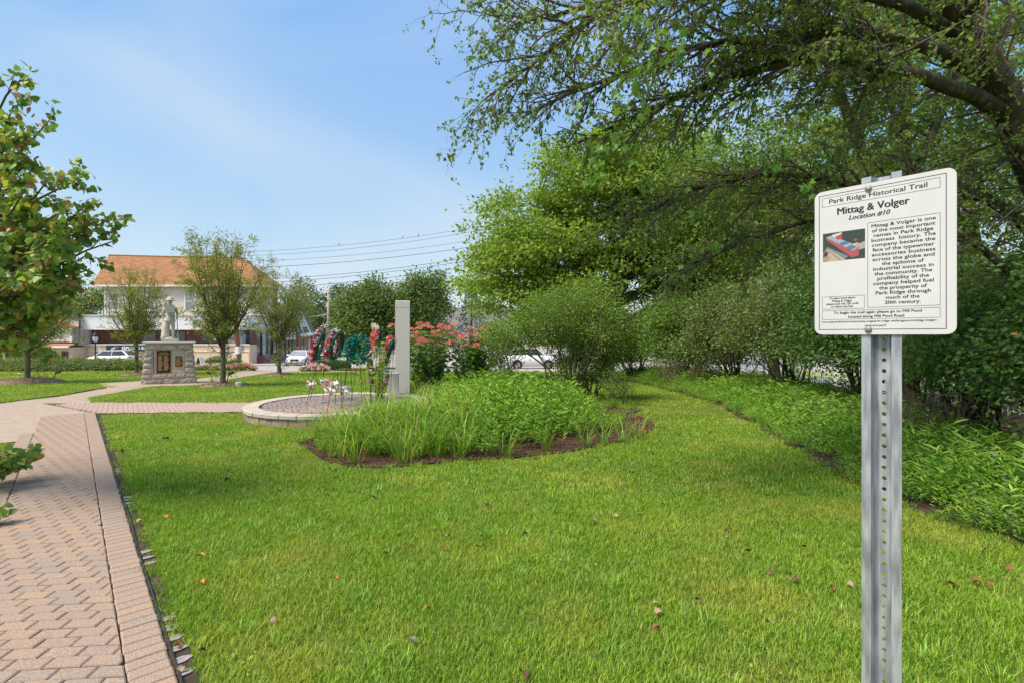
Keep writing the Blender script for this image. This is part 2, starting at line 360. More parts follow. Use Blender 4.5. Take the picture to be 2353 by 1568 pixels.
leafmat('petal_white', [(0, (.65, .60, .62)), (1, (.85, .82, .84))], .3)
leafmat('petal_pink', [(0, (.62, .10, .16)), (.5, (.78, .34, .38)), (1, (.85, .60, .58))], .3)
leafmat('petal_red', [(0, (.50, .03, .03)), (1, (.72, .13, .08))], .25)
leafmat('petal_mix', [(0, (.55, .035, .045)), (.42, (.68, .07, .08)), (.5, (.70, .68, .72)), (.82, (.80, .77, .80)), (.9, (.14, .24, .5)), (1, (.14, .24, .5))], .2)
leafmat('petal_coral', [(0, (.62, .06, .09)), (.6, (.78, .22, .22)), (.72, (.82, .62, .60)), (1, (.85, .75, .74))], .25)
leafmat('lf_teal', [(0, (.008, .10, .085)), (.6, (.015, .17, .145)), (1, (.05, .28, .24))], .12)
leafmat('lf_fake', [(0, (.012, .06, .03)), (1, (.03, .13, .06))], .1)
# grass blade colour drifts slowly over the lawn
def grassmat(name, c_lo, c_hi, dry, trans=.38):
    m = leafmat(name, [(0, c_lo), (.75, c_hi), (1, dry)], trans, .5, objvar=.12, spec=.25)
    n = m.node_tree; b = n.nodes['Principled BSDF']
    hs = [x for x in n.nodes if x.type == 'HUE_SAT'][0]
    gp = n.nodes.new('ShaderNodeNewGeometry'); no = n.nodes.new('ShaderNodeTexNoise'); no.inputs['Scale'].default_value = .9; no.inputs['Detail'].default_value = 4
    rr = n.nodes.new('ShaderNodeValToRGB'); rr.color_ramp.elements[0].position = .50; rr.color_ramp.elements[1].position = .74
    mixn = n.nodes.new('ShaderNodeMix'); mixn.data_type = 'RGBA'
    n.links.new(gp.outputs['Position'], no.inputs['Vector']); n.links.new(no.outputs['Fac'], rr.inputs['Fac'])
    r0 = [x for x in n.nodes if x.type == 'VALTORGB' and x != rr][0]
    n.links.new(rr.outputs['Color'], mixn.inputs['Factor']); n.links.new(r0.outputs['Color'], mixn.inputs['A']); mixn.inputs['B'].default_value = (.42, .44, .08, 1)
    n.links.new(mixn.outputs['Result'], hs.inputs['Color'])
grassmat('grass', (.12, .25, .016), (.29, .48, .036), (.50, .48, .16), .38)
# ---------------------------------------------------------------- ground
gv = []; xs = [-900, -300, -120, -60, -30, -12, 0, 12, 30, 60, 120, 300, 900]; ys = [-60, 0, 14, 54, 90, 200, 500, 1500]
for y in ys: gv += [(x, y, g(y)) for x in xs]
nx = len(xs)
gme = bpy.data.meshes.new('ground'); gme.from_pydata(gv, [], [(j*nx+i, j*nx+i+1, (j+1)*nx+i+1, (j+1)*nx+i) for j in range(len(ys)-1) for i in range(nx-1)])
ground = struct(link('ground', gme, 'soil_lawn'))
# ---------------------------------------------------------------- brick walk
DD = Vector((-.660, .751)); NN = Vector((.751, .660))          # along and across the walk
def pc(s, c): return DD*s+NN*c
def clip_half(poly, n, c, keep_less):
    o = []; sg = 1 if keep_less else -1
    for i in range(len(poly)):
        a, b = poly[i], poly[(i+1) % len(poly)]; da, db = sg*(c-a.dot(n)), sg*(c-b.dot(n))
        if da >= 0: o.append(a)
        if da*db < 0: o.append(a+(b-a)*(da/(da-db)))
    return o
def area(p): return abs(sum(p[i][0]*p[(i+1) % len(p)][1]-p[(i+1) % len(p)][0]*p[i][1] for i in range(len(p))))/2
def stone_add(mb, poly, z0, z1, b=.006):
    c = sum((Vector(p[:2]) for p in poly), Vector((0, 0)))/len(poly); n = len(poly)
    vs = [(p[0], p[1], z0) for p in poly]+[(p[0], p[1], z1-b) for p in poly]
    for p in poly:
        q = Vector(p[:2])-c; l = q.length; q = c+q*max(.5, 1-b*1.6/l); vs.append((q.x, q.y, z1))
    mb.add(vs, [tuple(range(2*n, 3*n))]+[(r+i, r+(i+1) % n, r+n+(i+1) % n, r+n+i) for r in (0, n) for i in range(n)])
def ccw(p):
    s = sum(p[i][0]*p[(i+1) % len(p)][1]-p[(i+1) % len(p)][0]*p[i][1] for i in range(len(p)))
    return p if s > 0 else p[::-1]
def pieces(parent, name, items, mat, limit=300, restname=None, restmat=None, b=.006):
    """items: (poly, z0, z1); those nearest the camera and in view become parts, the rest one part"""
    def key(it):
        c = sum((Vector(p[:2]) for p in it[0]), Vector((0, 0)))/len(it[0])
        vis = c.y > 1.8 and abs(c.x) < c.y*1.04+.1
        return (0 if vis else 1, c.length)
    items = sorted(items, key=key)
    for poly, z0, z1 in items[:limit]:
        c = sum((Vector(p[:2]) for p in poly), Vector((0, 0)))/len(poly)
        mb = MB(); stone_add(mb, ccw([Vector(p[:2])-c for p in poly]), z0, z1, b)
        mb.build(name, mat, parent, loc=(c.x, c.y, 0))
    if items[limit:]:
        mb = MB()
        for poly, z0, z1 in items[limit:]: stone_add(mb, ccw([Vector(p[:2]) for p in poly]), z0, z1, b)
        o = mb.build(restname or name+'_field', restmat or mat, parent); o['kind'] = 'stuff'
    return items
def bond(poly_test, half_planes, bounds, ang, bl=.197, bw=.097, gap=.007, dz=.03, jit=.0025):
    ca, sa = math.cos(ang), math.sin(ang); U = Vector((ca, sa)); W = Vector((-sa, ca)); its = []
    x0, x1, y0, y1 = bounds; ext = 12
    cx, cy_ = (x0+x1)/2, (y0+y1)/2; half = max(x1-x0, y1-y0)
    for j in range(int(-half/bw)-2, int(half/bw)+3):
        for i in range(int(-half/bl)-2, int(half/bl)+3):
            o = Vector((cx, cy_))+U*((i+(.5 if j % 2 else 0))*bl)+W*(j*bw)
            if not (x0-.3 < o.x < x1+.3 and y0-.3 < o.y < y1+.3) or not poly_test(o): continue
            p = [o+U*a+W*b_ for a, b_ in ((gap/2, gap/2), (bl-gap/2, gap/2), (bl-gap/2, bw-gap/2), (gap/2, bw-gap/2))]
            for n_, c_, l_ in half_planes: p = clip_half(p, n_, c_, l_) if p else p
            if len(p) >= 3 and area(p) > .0006: its.append((p, -.03, dz+rnd.uniform(-jit, jit)))
    return its
C_OUT, C_IN, C_L, C_LO = .407, .214, -.525, -.715
S0, S1 = .6, 15.3
walk = struct(thing('brick_walk', None, None)); del_keys = None
mb = MB(); a, b_, c_, d_ = pc(S0, C_LO), pc(S0, C_OUT), pc(S1, C_OUT), pc(S1+.9, C_LO)
mb.quad(*[(p.x, p.y, .008) for p in (a, b_, c_, d_)]); mb.build('joint_bed', 'joint_sand', walk)
its = bond(lambda o: S0 < o.dot(DD) < S1 and C_L-.25 < o.dot(NN) < C_IN+.25, [(NN, C_L+.004, False), (NN, C_IN-.005, True), (DD, S0, False), (DD, S1, True)], (-12, -.2, .2, 12.5), R(5))
s = S0
while s < S1:
    for (ca_, cb_) in ((C_IN, C_OUT), (C_LO, C_L)):
        if ca_ < 0 and s > 12.6: continue
        j = rnd.uniform(-.004, .004)
        its.append(([pc(s+.003, ca_+.003+j), pc(s+.003, cb_-.003+j), pc(s+.0945, cb_-.003+j), pc(s+.0945, ca_+.003+j)], -.03, .031+rnd.uniform(-.002, .002)))
    s += .0975
pieces(walk, 'brick', its, 'paver', 300, 'brick_field')
# plaza and cross walk
WEDGE = [G(203, 913), G(345, 888), G(455, 885), G(525, 871.5), G(563, 864), G(625, 856.5), G(713, 854), G(905, 852)]
top = [G(-260, 950), G(-60, 935), G(0, 926.5), G(130, 911), G(243, 891), G(229, 880), G(330, 873.5), G(456, 869.5), G(505, 863), G(522, 857), G(560, 852), G(905, 848)]
corner = pc(S1-.1, C_OUT)
PLAZA = [(p.x, p.y) for p in top]+[(p.x, p.y) for p in WEDGE[::-1]]+[(corner.x, corner.y), tuple(pc(S1-.1, C_L)), tuple(pc(12.0, C_L)), tuple(pc(12.0, C_LO-3.0))]
struct(sheet('plaza_pavement', PLAZA, .012, 'paver_far'))
CROSS = [pc(S1-.2, C_OUT+.004), Vector((-6.0, 11.83)), Vector((-6.2, 13.44)), Vector((WEDGE[0].x, 13.42))]
cw = struct(thing('cross_walk', None, None))
sheet('joint_bed', [tuple(p) for p in CROSS], .014, 'joint_sand', cw)
cp = [tuple(p) for p in CROSS]
its = [(p, -.03, z) for p, _, z in bond(lambda o: in_poly(o.x+.05, o.y+.05, cp), [], (-11.6, -5.8, 11.7, 13.6), R(38), gap=.012, dz=.024)]
pm('paver_cross', (.37, .265, .215), (.45, .335, .28), 30, .9, .03, 90, spec=.12); pieces(cw, 'brick', its, 'paver_cross', 0, 'brick_field')
# ---------------------------------------------------------------- round memorial platform
PC, PR = Vector((-4.05, 11.95)), 2.08
plat = thing('memorial_platform', 'low round brick platform ringed with grey capstones, under the wreath stands', 'platform', (PC.x, PC.y, 0))
mb = MB(); mb.lathe([(PR-.05, -.05), (PR-.05, .200)], 64); mb.build('core', 'joint_sand', plat)
def ringseg(r0, r1, a0, a1, k=4):
    return [Vector((r1*math.cos(a0+(a1-a0)*i/k), r1*math.sin(a0+(a1-a0)*i/k))) for i in range(k+1)]+[Vector((r0*math.cos(a1+(a0-a1)*i/k), r0*math.sin(a1+(a0-a1)*i/k))) for i in range(k+1)]
na = 34
for i in range(na):
    a0 = 2*math.pi*i/na; da = 2*math.pi/na
    for nm, r0, r1, z0, z1, mt, sh in (('capstone', PR-.30, PR+.03, .163, .240, 'capstone', 0), ('wall_block', PR-.2, PR, -.04, .157, 'wallstone', .5)):
        mb = MB(); stone_add(mb, ringseg(r0, r1+rnd.uniform(-.008, .008), a0+sh*da+.004, a0+sh*da+da-.004), z0, z1, .012); mb.build(nm, mt, plat)
its = []
fw, fh = .86, .43
rows = []
for j in range(-7, 8):
    for i in range(-4, 5):
        rows.append((Vector(((i+(.5 if j % 2 else 0))*fw, j*fh*.5*1.0)), j))
rows.sort(key=lambda t: -t[1])
fr = .47
cent = [c for c, _ in rows]
for c, j in rows:
    for rr_ in (.06, .155, .25, .345, .44):
        n = max(3, int(math.pi*rr_/.105))
        for k in range(n):
            a0, a1 = math.pi*k/n, math.pi*(k+1)/n; am = (a0+a1)/2
            q = c+Vector((rr_*math.cos(am), rr_*math.sin(am)))
            if q.length > PR-.35: continue
            if any((q-c2).length < fr-.01 and j2 < j and (q-c2).y > -.02 for c2, j2 in rows if j2 >= j-3 and j2 < j): continue
            if any((q-c2).length < .03 for c2, j2 in rows if j2 == j and c2 != c): continue
            g_ = .008/rr_
            its.append(([c+Vector((r_*math.cos(t), r_*math.sin(t))) for r_, t in ((rr_-.041, a0+g_), (rr_+.041, a0+g_), (rr_+.041, a1-g_), (rr_-.041, a1-g_))], .16, .218+rnd.uniform(-.003, .003)))
its = [([p+PC for p in poly], a_, b2) for poly, a_, b2 in its]
k0 = len(plat.children)
pieces(plat, 'cobble', its, 'cobble', 300, 'cobble_field', b=.012)
for ch in [c for c in plat.children if c.name.startswith('cobble')]: ch.location = (ch.location.x-PC.x, ch.location.y-PC.y, ch.location.z)
# ---------------------------------------------------------------- planting bed and verge outlines
BED = [G(722, 1044), G(745, 1058), G(800, 1071), G(880, 1076), G(960, 1068), G(1060, 1058), G(1180, 1052), G(1300, 1039), G(1400, 1020), G(1470, 1002), G(1503, 985), G(1498, 968), G(1455, 950)]
BED = [(p.x, p.y) for p in BED]+[(3.15, 12.2), (3.1, 14.5), (2.2, 16.6), (0, 17.4), (-2.6, 17.2), (-3.6, 15.2), (-2.4, 13.2), (-1.9, 11.6), (-2.7, 10.0), (-3.4, 9.3), (-3.6, 8.4)]
bedo = struct(sheet('mulch_bed', BED, .02, 'mulch'))
VE = [G(2500, 1320), G(2352, 1262), G(2200, 1212), G(2070, 1162), G(1950, 1108), G(1850, 1046), G(1750, 988), G(1650, 930), G(1500, 888), G(1395, 866)]
VERGE = [(p.x, p.y) for p in VE]+[(1.9, 26.5), (1.5, 30), (14, 34), (14, 0), (5.2, 1.0)]
verge = struct(sheet('shrub_border_soil', VERGE, .01, 'earth'))
ROAD = [(-95, 41.5), (-34, 40), (-22, 37.5), (-15, 35.0), (-6, 34.2), (6, 34.0), (25, 35), (60, 44), (60, 130), (-20, 160), (-60, 160), (-24.5, 48.6), (-44, 48.6), (-95, 48.6)]
struct(sheet('road', ROAD, .004, 'asphalt'))
SIDE = [(-95, 48.0), (-44, 48.2), (-27.0, 48.3), (-25.0, 48.2), (-22.6, 48.8), (-25.9, 70), (-30.5, 110), (-34, 110), (-27, 49.6), (-45, 49.6), (-95, 49.6)]
sw = MB()
for lo, hi in ((14, 54), (54, 3000)):
    q = cutpoly(SIDE, lo, hi)
    n = len(q); e = 1e-4
    zz = [g(min(max(y, lo+e), hi-e)) for _, y in q]
    sw.add([(x, y, z+.13) for (x, y), z in zip(q, zz)]+[(x, y, z-.1) for (x, y), z in zip(q, zz)], [tuple(range(n))]+[((i+1) % n, i, n+i, n+(i+1) % n) for i in range(n)])
struct(sw.build('street_sidewalk', 'concrete'))
struct(sheet('park_sidewalk', [(-60, 31.2), (-27.2, 31.2), (-27.2, 31.9), (-60, 31.9)], .01, 'concrete'))
LAWNGAP = [PLAZA, cp, BED, [(x+.11, y) for x, y in VERGE]]
def on_lawn(x, y, m=0.0):
    v = Vector((x, y)); c = v.dot(NN); s_ = v.dot(DD)
    if C_LO-.06-m < c < C_OUT+.07+m and s_ < S1+.3: return False
    if (v-PC).length < PR+.05+m: return False
    if any(in_poly(x, y, p) for p in LAWNGAP): return False
    if in_poly(x, y, ROAD): return False
    return True
# ---------------------------------------------------------------- scattering for things nobody could count
def scatter(name, pts, rz, sc, sources, tilt=None):
    col = bpy.data.collections.new(name+'_kinds')
    for o in sources: col.objects.link(o)
    me = bpy.data.meshes.new(name); me.from_pydata([tuple(p) for p in pts], [], [])
    for nm, ty, arr in (('rz', 'FLOAT', rz), ('sc', 'FLOAT', sc), ('ix', 'INT', rng.integers(0, len(sources), len(pts)))):
        a = me.attributes.new(nm, ty, 'POINT'); a.data.foreach_set('value', np.asarray(arr, dtype=np.int32 if ty == 'INT' else np.float32))
    o = bpy.data.objects.new(name, me); C.objects.link(o)
    ng = bpy.data.node_groups.new(name, 'GeometryNodeTree')
    ng.interface.new_socket('Geometry', in_out='INPUT', socket_type='NodeSocketGeometry'); ng.interface.new_socket('Geometry', in_out='OUTPUT', socket_type='NodeSocketGeometry')
    N_ = ng.nodes.new; gi, go = N_('NodeGroupInput'), N_('NodeGroupOutput'); ip = N_('GeometryNodeInstanceOnPoints'); ci = N_('GeometryNodeCollectionInfo')
    ci.inputs['Collection'].default_value = col; ci.inputs['Separate Children'].default_value = True; ci.inputs['Reset Children'].default_value = True
    ip.inputs['Pick Instance'].default_value = True
    def na(nm, ty):
        n = N_('GeometryNodeInputNamedAttribute'); n.data_type = ty; n.inputs['Name'].default_value = nm; return n.outputs['Attribute']
    cb = N_('ShaderNodeCombineXYZ'); er = N_('FunctionNodeEulerToRotation'); lk = ng.links.new
    lk(na('rz', 'FLOAT'), cb.inputs['Z']); lk(cb.outputs[0], er.inputs[0]); lk(er.outputs[0], ip.inputs['Rotation'])
    lk(na('sc', 'FLOAT'), ip.inputs['Scale']); lk(na('ix', 'INT'), ip.inputs['Instance Index'])
    lk(gi.outputs[0], ip.inputs['Points']); lk(ci.outputs[0], ip.inputs['Instance']); lk(ip.outputs[0], go.inputs[0])
    md = o.modifiers.new('scatter', 'NODES'); md.node_group = ng
    o['kind'] = 'stuff'
    return o
def blades_me(name, rg, n, rad, h, wd, lean=.5, mat='grass', curl=.4):
    r = rad*np.sqrt(rg.random(n)); a = rg.random(n)*2*np.pi; base = np.stack([r*np.cos(a), r*np.sin(a), np.zeros(n)-.004], 1)
    hh = h[0]+(h[1]-h[0])*rg.random(n); la = rg.random(n)*2*np.pi; ln = lean*rg.random(n)
    d = np.stack([np.cos(la)*ln, np.sin(la)*ln, np.ones(n)], 1); d /= np.linalg.norm(d, axis=1, keepdims=True)
    s_ = np.stack([-np.sin(la+rg.normal(size=n)*.6), np.cos(la), np.zeros(n)], 1); s_ /= np.linalg.norm(s_, axis=1, keepdims=True)
    w_ = wd*(.7+.6*rg.random(n))
    mid = base+d*(hh*.55)[:, None]; out_ = np.stack([np.cos(la), np.sin(la), np.zeros(n)], 1)
    tip = base+d*hh[:, None]+out_*(hh*curl*rg.random(n))[:, None]-np.array((0, 0, 1))*(hh*curl*.35*rg.random(n))[:, None]
    V_ = np.stack([base-s_*w_[:, None]*.5, base+s_*w_[:, None]*.5, mid+s_*w_[:, None]*.45, mid-s_*w_[:, None]*.45, tip], 1)
    F_ = (np.arange(n)[:, None, None]*5+np.array([(0, 1, 2), (0, 2, 3), (3, 2, 4)])[None]).reshape(-1, 3)
    me = mesh_np(name, V_.reshape(-1, 3), F_, np.repeat(rg.random(n), 5)); me.materials.append(M(mat))
    return bpy.data.objects.new(name, me)
# lawn: four grades of tuft, finer towards the camera
zones = [(2.2, 5.6, .17, 300, (.03, .062), .0046, 3.1), (5.6, 10.5, .32, 400, (.03, .064), .0075, 2.7), (10.5, 21, .62, 460, (.035, .065), .011, 2.4), (21, 38, 1.1, 420, (.04, .08), .022, 1.7)]
for zi, (y0, y1, rad, nb, hh, wd, cov) in enumerate(zones):
    src = [blades_me('tuft', rng, nb, rad, hh, wd, .75) for _ in range(4)]
    pts = []; xr = y1*1.06+1.9
    npt = int((2*xr*(y1-y0))/(math.pi*rad*rad)*cov)
    st = rad*math.sqrt(math.pi/cov); gx, gy = np.meshgrid(np.arange(-xr, xr, st), np.arange(y0-.1, y1, st))
    X_ = gx.ravel()+rng.uniform(-.5, .5, gx.size)*st; Y_ = gy.ravel()+rng.uniform(-.5, .5, gx.size)*st
    for x, y in zip(X_, Y_):
        if abs(x) > y*1.06+1.9 or (zi < 3 and x < -26): continue
        m = rad*.45
        if on_lawn(x, y, m*.8) and all(on_lawn(x+m*dx, y+m*dy) for dx, dy in ((1, 0), (-1, 0), (0, 1), (0, -1))): pts.append((x, y, g(y)))
    extra = []                                     # small tufts that close the edges
    for x, y in zip(rng.uniform(-xr, xr, npt*3), rng.uniform(y0-.1, y1, npt*3)):
        if abs(x) < y*1.06+1.9 and on_lawn(x, y, .02) and not on_lawn(x, y, .0) is None:
            near = not (on_lawn(x, y, rad) and all(on_lawn(x+rad*dx, y+rad*dy) for dx, dy in ((1, 0), (-1, 0), (0, 1), (0, -1))))
            if near: extra.append((x, y, g(y)))
    n1, n2 = len(pts), len(extra)
    o = scatter('lawn_grass', pts, rng.uniform(0, 6.28, n1), rng.uniform(.85, 1.2, n1), src)
    tag(o, ['short mown grass of the lawn close to the trail sign', 'mown lawn grass around the front of the planting bed', 'mown lawn grass around the round platform and statue', 'mown lawn grass far off near the street'][zi], 'grass')
    if n2:
        sr2 = [blades_me('tuft', rng, max(30, nb//8), rad*.3, hh, wd, .8) for _ in range(3)]
        o = scatter('lawn_edge_grass', extra, rng.uniform(0, 6.28, n2), rng.uniform(.8, 1.2, n2), sr2)
        tag(o, ['grass fringe along the near walk edging and verge', 'grass fringe hugging the planting bed front', 'grass fringe by the cross walk and platform', 'grass fringe at the far park paths'][zi], 'grass')
# ================================================================ trail sign
SL = Vector((.769, 1.271, 0)); SR = Vector((.947, 1.066, 0)); SH = .357
su = (SR-SL); SW = su.length; su.normalize(); sang = math.atan2(su.y, su.x)
sc_ = (SL+SR)/2
sn = Vector((su.y, -su.x, 0))                    # faces the camera
if sn.dot(-sc_) < 0: sn = -sn
sign = thing('trail_sign', 'white historical trail sign on a perforated grey steel post, nearest the camera', 'sign', (sc_.x, sc_.y, 0), sang)
ZB = 1.804                                       # in the sign frame: x along the panel, -y towards the viewer
def rrect(w_, h_, r, k=5):
    o = []
    for cx_, cz_, a0 in ((w_/2-r, h_/2-r, 0), (-w_/2+r, h_/2-r, 90), (-w_/2+r, -h_/2+r, 180), (w_/2-r, -h_/2+r, 270)):
        o += [(cx_+r*math.cos(R(a0+90*i/k)), cz_+r*math.sin(R(a0+90*i/k))) for i in range(k+1)]
    return o
pan = MB(); pts = rrect(SW, SH, .017)[::-1]; pan.prof([(x, z+ZB+SH/2) for x, z in pts], -.0012, .0012); panel = pan.build('panel', 'sign_white', sign)
rim = MB(); o_ = [(x, z+ZB+SH/2) for x, z in rrect(SW+.0016, SH+.0016, .0178)]; n = len(o_)
rim.add([(x, -.0009, z) for x, z in o_]+[(x, .0009, z) for x, z in o_], [(i, (i+1) % n, n+(i+1) % n, n+i) for i in range(n)]); rim.build('rusty_edge', 'sign_rust', panel)
def uv(u, v): return (-SW/2+u*SW, ZB+v*SH)
def frame(name, u0, u1, v0, v1, t):
    (x0, z0), (x1, z1) = uv(u0, v0), uv(u1, v1); m = MB(); y = -.0014
    for a in ((x0, z0, x1, z0+t), (x0, z1-t, x1, z1), (x0, z0+t, x0+t, z1-t), (x1-t, z0+t, x1, z1-t)): m.quad((a[0], y, a[1]), (a[2], y, a[1]), (a[2], y, a[3]), (a[0], y, a[3]))
    return m.build(name, 'ink', panel)
frame('border_line', .036, .940, .032, .972, .0014)
frame('title_box', .062, .902, .890, .952, .0008); frame('text_box', .414, .902, .176, .738, .0008)
frame('link_box', .062, .392, .174, .262, .0007); frame('notice_box', .062, .902, .102, .164, .0007)
def sline(body, u, v, wfrac, hfrac, bold=.008, shear=0, maxw=False):
    me = text_me(body, SW*wfrac, SH*hfrac*1.22, 0, shear, bold*1.6)
    o = link('lettering', me, 'ink', panel); x, z = uv(u, v); o.location = (x, -.0015, z); o.rotation_euler = (R(90), 0, 0)
sline('Park Ridge Historical Trail', .470, .908, .70, .0265, .012)
sline('Mittag & Volger', .445, .822, .52, .040, .018)
sline('Location #10', .425, .776, .30, .0255, .016, .28)
body = ['Mittag & Volger is one', 'of the most important', 'names in Park Ridge', 'business  history. The', 'company became the', 'face of the typewriter', 'accessories business', 'across the globe and', 'the epitome of', 'industrial success in', 'the community. The', 'profitability of the', 'company helped fuel', 'the prosperity of', 'Park Ridge through', 'much of the', '20th century.']
wid = [.43, .425, .40, .43, .425, .415, .425, .415, .28, .405, .385, .345, .405, .32, .37, .225, .24]
for i, (b_, w_) in enumerate(zip(body, wid)): sline(b_, .658, .702-.0316*i, w_, .0185, .014)
for i, (b_, w_) in enumerate(zip(['To learn more about', 'Mittag & Volger', 'please scan the QR code', 'or follow the link.'], [.20, .155, .25, .175])): sline(b_, .222, .243-.0195*i, w_, .0118, .014)
sline('To begin the trail again please go to Mill Pond', .47, .140, .63, .0145, .016); sline('located along Mill Pond Road', .47, .112, .40, .0145, .016)
sline('www.pascackhistoricalsociety.org/park-ridge walkingtour/mittag-volger-', .47, .082, .83, .0105, .014); sline('veterans-park', .47, .054, .16, .0105, .014)
# printed aerial picture of a factory, as flat shapes
pic = thing('printed_picture', None, None); pic.parent = panel
def pshape(poly, col, k):
    key = 'print_%02d%02d%02d' % tuple(int(99*c) for c in col)
    if key not in MATS: pm(key, col, tuple(c*.75 for c in col), 400, .5, detail=3)
    (x0, z0), (x1, z1) = uv(.068, .508), uv(.396, .704); m = MB()
    m.add([(x0+(x1-x0)*a, -.0014-.00005*k, z0+(z1-z0)*b) for a, b in poly], [tuple(range(len(poly)))]); m.build('print_area', key, pic)
pshape([(0, 0), (1, 0), (1, 1), (0, 1)], (.035, .06, .05), 0)
pshape([(0, 0), (0, .28), (.10, .52), (.62, .12), (.5, 0)], (.20, .21, .26), 1)
pshape([(.02, 0), (.10, .42), (.16, .42), (.56, 0)], (.42, .40, .38), 2)
pshape([(.12, .44), (.46, 0), (.40, 0), (.08, .42)], (.42, .26, .08), 3)
pshape([(.08, .78), (.08, .86), (.72, .28), (.86, .30), (.86, .10), (.70, .06)], (.42, .09, .12), 3)
pshape([(.08, .86), (.22, .90), (.86, .42), (.72, .28)], (.33, .38, .50), 4)
pshape([(.22, .92), (.46, .98), (.46, .92), (.26, .82)], (.55, .60, .68), 5); pshape([(.30, .84), (.47, .92), (.47, .76), (.36, .72)], (.46, .07, .06), 5)
pshape([(.40, .60), (.56, .66), (.64, .56), (.46, .50)], (.10, .17, .30), 5); pshape([(.56, .42), (.70, .50), (.80, .40), (.66, .32)], (.12, .18, .30), 6)
pshape([(.72, .28), (.86, .42), (.86, .30)], (.50, .12, .14), 6); pshape([(.74, .66), (.80, .70), (.83, .64), (.77, .60)], (.55, .06, .06), 5)
pshape([(.84, .50), (1, .58), (1, .34), (.86, .30)], (.38, .36, .34), 5); pshape([(.70, .52), (.84, .56), (.86, .46), (.74, .44)], (.5, .42, .34), 6)
pshape([(0, .18), (.06, .38), (.14, .30), (.08, .10)], (.12, .03, .03), 6); pshape([(0, .0), (.02, .18), (.2, .16), (.1, 0)], (.40, .28, .12), 7)
# bolts
for u, v in ((.42, .965), (.42, .032)):
    x, z = uv(u, v); m = MB()
    prof = [(.0075, 0), (.0075, .0015), (.0062, .0016), (.0062, .0042), (.0045, .0056), (.0018, .0060)]
    m.lathe(prof, 14); o = m.build('bolt', 'bolt', sign, smooth=False); o.location = (x, -.0013, z); o.rotation_euler = (R(90), 0, 0)
# U-channel post with a row of holes in its web
postx = 0.002; pw, web, dep, th = .0775, .0245, .026, .0028
x_h = .0
prof = [(-pw/2, 0), (-pw/2+.019, 0), (-web/2-.004, dep-.006), (-web/2+.001, dep), (web/2-.001, dep), (web/2+.004, dep-.006), (pw/2-.019, 0), (pw/2, 0)]
ztop = ZB+SH+.016; zbot = -.25
m = MB()
def band(pa, pb):
    for (xa, ya), (xb, yb) in zip(pa, pb): pass
inn = prof; outp = [(x, y+th) for x, y in prof]
segs = [0, 1, 2, 4, 5, 6]                        # all but the web
yb0 = .0035
for i in segs:
    (xa, ya), (xb, yb_) = prof[i], prof[i+1]
    for dz_ in (0,):
        m.quad((xa, ya+yb0, zbot), (xb, yb_+yb0, zbot), (xb, yb_+yb0, ztop), (xa, ya+yb0, ztop))
        m.quad((xb, yb_+yb0+th, zbot), (xa, ya+yb0+th, zbot), (xa, ya+yb0+th, ztop), (xb, yb_+yb0+th, ztop))
    m.quad((xa, ya+yb0, ztop), (xb, yb_+yb0, ztop), (xb, yb_+yb0+th, ztop), (xa, ya+yb0+th, ztop))
for s_ in (-1, 1): m.quad((s_*pw/2, yb0, zbot), (s_*pw/2, yb0+th, zbot), (s_*pw/2, yb0+th, ztop), (s_*pw/2, yb0, ztop))
wx0, wx1, wy = prof[3][0], prof[4][0], dep+yb0
z = zbot; P1 = .0254; hr = .0048; nh = 12; xc = 0
while z < ztop-.001:
    z1 = min(z+P1, ztop); zc = (z+z1)/2
    if z1-z < P1*.9: m.quad((wx0, wy, z), (wx1, wy, z), (wx1, wy, z1), (wx0, wy, z1)); break
    ring_o = []; ring_i = []
    for k in range(nh):
        a = 2*math.pi*k/nh+math.pi/nh*0; ca, sa_ = math.cos(a), math.sin(a)
        ring_i.append((xc+hr*ca, wy, zc+hr*sa_))
        sc2 = min((wx1-xc)/abs(ca) if abs(ca) > 1e-6 else 9, (P1/2)/abs(sa_) if abs(sa_) > 1e-6 else 9)
        ring_o.append((xc+sc2*ca, wy, zc+sc2*sa_))
    cor = [(wx1, wy, z1), (wx0, wy, z1), (wx0, wy, z), (wx1, wy, z)]
    for k in range(nh):
        k2 = (k+1) % nh; q = [ring_i[k], ring_o[k]]
        a0, a1 = 2*math.pi*k/nh, 2*math.pi*(k+1)/nh
        for cpt in cor:
            ac = math.atan2(cpt[2]-zc, cpt[0]-xc) % (2*math.pi)
            if a0 < ac < a1: q.append(cpt)
        q += [ring_o[k2], ring_i[k2]]; m.add(q, [tuple(range(len(q)))])
        m.quad(ring_i[k], ring_i[k2], (ring_i[k2][0], wy+th, ring_i[k2][2]), (ring_i[k][0], wy+th, ring_i[k][2]))
    z = z1
post = m.build('post', 'galv', sign); post.location = (postx, 0, 0)
